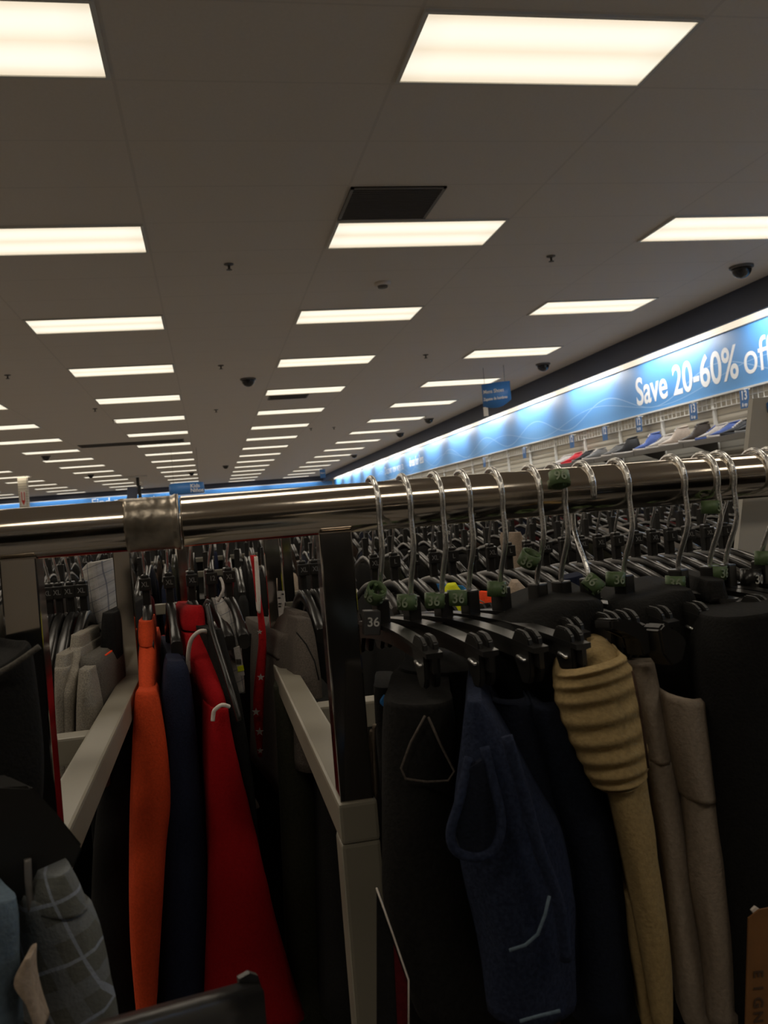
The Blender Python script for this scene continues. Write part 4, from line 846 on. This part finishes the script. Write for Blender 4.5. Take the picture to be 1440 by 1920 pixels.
for i, xx in enumerate(positions):
    a = .0
    if i < 3: h = XT[i]; h.location.x = xx; h.rotation_euler.z = a
    else:
        h = dup(XT[i % 3], (xx, 1.25, RZ), a, 'black plastic hanger, %s from the left in the far rail crowd' % nth(i))
    h['group'] = 'shirt hangers on the far rail'
    fab = random.choice(SHF); lab = 'dark top hanging %s from the left in the far rail crowd' % nth(i)
    if i == 0: sh0.location = (xx, 1.25, RZ-.004); sh0.rotation_euler.z = a
    else:
        q = dup(sh0, (xx, 1.25, RZ-random.uniform(.004, .03)), a, lab); recolor(q, fab)
# coloured tops that show between the size rings
g_ = garment('sports_top', 'neon yellow top with blue striped panel behind the fourth size ring', 'top', [
    ('body', 'yellow', [(838, 1098, 856, 1096, 1.0), (831, 1112, 868, 1112, .995), (834, 1130, 884, 1126, .99), (842, 1148, 908, 1146, .985), (852, 1160, 912, 1158, .985)], dict(back=.02, ang=-.25, depth=.012, wr=.08)),
    ('panel', 'hiblue', [(862, 1098, 872, 1098, 1.01), (868, 1112, 888, 1112, 1.005), (880, 1128, 906, 1132, 1.0), (892, 1142, 914, 1146, 1.0)], dict(back=.05, ang=.25, depth=.01))])
for k in range(4): strand(g_, 'stripe', [(874+k*2, 1118+k*7, .9905), (890+k*2, 1121+k*7, .989), (908+k*1.5, 1130+k*6, .9905)], .0007, FAB['pale'])
garment('neon_top', 'neon orange corner of cloth behind the fifth size ring', 'top', [('body', 'neon', [(931, 1112, 936, 1110, 1.0), (930, 1128, 944, 1126, .995), (932, 1146, 950, 1142, .99)], dict(back=.03, ang=.25, depth=.008))])
garment('tan_top', 'tan top with sloping shoulder behind the sixth hanger', 'top', [('body', 'tan', [(960, 1092, 974, 1092, .97), (953, 1106, 990, 1108, .965), (946, 1130, 1018, 1132, .96), (940, 1160, 1050, 1160, .955), (940, 1260, 1080, 1260, .955)], dict(back=.03, ang=-.3, depth=.012))])
garment('tan_top', 'small tan sleeve high behind the sixth hook', 'top', [('sleeve', 'tan', [(968, 998, 978, 997, 1.4), (967, 1012, 984, 1010, 1.4), (970, 1032, 986, 1030, 1.4), (974, 1100, 988, 1100, 1.4), (976, 1500, 996, 1500, 1.4), (976, 2400, 1000, 2400, 1.4)], dict(back=.05, ang=.2))])
garment('navy_top', 'dark blue top behind the slanted eighth hanger', 'top', [('body', 'navy', [(1060, 1086, 1094, 1078, 1.0), (1052, 1110, 1104, 1104, 1.0), (1050, 1180, 1120, 1180, 1.0)], dict(back=.04, ang=-.3, depth=.012))])
# second and third racks: hangers and tops too small to show every part
hs = MB(); hs.tube(hook_pts(1, -.066), .0019, 6)
h0 = thing('shirt_hanger', 'black hanger on the second rack row, first from the left', 'hanger', (0, 0, -5)); hs.build('hook', M['wire'], h0)
mb = MB(); mb.box((0, 0, -.085), (.012, .018, .044)); mb.rings([[Vector((.007*x_, -u, -.104-.045*abs(u/.2)**1.5+z_)) for x_, z_ in ((-1, 0), (1, 0), (1, -.014), (-1, -.014))] for u in (-.2, -.12, -.04, 0, .04, .12, .2)]); mb.build('body', M['black'], h0)
t0 = thing('shirt', 'dark top', 'top', (0, 0, -5)); local_shirt(t0, FAB['black'], sleeve=.2)
first = True; cnt = {}
for row, (y, xa, xb) in enumerate([(2.1, -.95, 1.75), (2.75, -1.1, 2.2), (3.7, -.9, 3.0), (5.5, -1.2, 3.8)]):
    rn = ['front rail of the second rack row', 'rear rail of the second rack row', 'third rack row', 'fourth rack row'][row]
    xx = xa; i = 0
    while xx < xb:
        if any(abs(xx-q_) < .045 for q_ in ((.173, -.067, 2.46, -2.28) if row < 2 else (-1.587, 3.413, -.9))): xx += .02; continue
        fab = random.choice(SHF if random.random() < .8 else [FAB[k] for k in ('heather', 'maroon', 'tan', 'navy', 'pale', 'maroon')]); a = .05+random.uniform(-.03, .03)
        if row == 2 and 1.72 < xx < 2.02: fab = FAB['red'] if i % 2 else FAB['pale']
        lh = 'black hanger on the %s, %s from the left' % (rn, nth(i)); ls = 'top on the %s, %s from the left' % (rn, nth(i))
        if first: h, q = h0, t0; h.location = (xx, y, RZ); q.location = (xx, y, RZ); h['label'] = lh; q['label'] = ls; h['group'] = 'hangers on the racks behind'; q['group'] = 'tops on the racks behind'; first = False
        else: a = 0; h = dup(h0, (xx, y, RZ), a, lh); q = dup(t0, (xx, y, RZ-random.uniform(.0, .02)), a, ls); 
        recolor(q, fab); xx += random.uniform(.05, .075)*(1.15 if row == 3 else 1); i += 1
for i in range(26):
    xx = .19+i*.058; h = dup(h0, (xx, -.95, RZ), 0, 'black hanger on the added unseen rack behind the photographer, %s from the left' % nth(i)); q = dup(t0, (xx, -.95, RZ), 0, 'dark top on the added unseen rack behind the photographer, %s from the left' % nth(i)); recolor(q, SHF[i % 12])  # unseen dark clothes, added for the chrome to reflect
for i in range(3):
    t = thing('display_gondola', 'dark pegboard display gondola deep in the aisle, %s from the left' % nth(i), 'display shelf', (-1.6+i*2.62, 7.6, 0), 0, 'display gondolas')
    MB().box((0, 0, (EYE-.02)/2), (2.5, .06, EYE-.02), bev=.004).build('back_panel', M['black_matte'], t)
    MB().box((0, -.12, .08), (2.5, .5, .16), bev=.004).build('base', M['shelf'], t)
    for z_ in (.5, .85, 1.15): MB().box((0, -.19, z_), (2.46, .32, .025), bev=.002).build('shelf', M['shelf'], t)
for i, (x0, x1) in enumerate([(-3.9, -.82), (-.26, 2.6)]):
    t = thing('display_gondola', 'tall dark shelving added behind the photographer to darken chrome, %s part, outside the picture' % ('left', 'right')[i], 'display shelf', ((x0+x1)/2, -2.3, 0), 0, 'added shelving behind the photographer'); w = x1-x0  # added out of view to darken what the chrome rail reflects
    MB().box((0, 0, .85), (w, .06, 1.7), bev=.004).build('back_panel', M['black_matte'], t)
    MB().box((0, .14, .08), (w, .4, .16), bev=.004).build('base', M['black_matte'], t)
    for z_ in (.5, .95, 1.4): MB().box((0, .16, z_), (w-.04, .3, .025), bev=.002).build('shelf', M['black_matte'], t)
# leaning white sign board at the right edge
t = thing('sign_board', 'tall white sign board leaning at the right edge with blue numeral', 'sign', at(1430, 1000, 1.32))
MB().prism([at(a, b, 1.32) for a, b in [(1412, 747), (1530, 735), (1530, 1400), (1346, 1400)]], (0, .012, 0)).build('panel', M['panel'], t, world=True)
Mi = root_matrix(t).inverted()
lettering('3', .075, M['blue_tag'], t, Mi @ frame(at(1456, 787, 1.3185), (math.cos(.1), 0, .1), (-.02, 0, 1)), .0006, .004, .8)
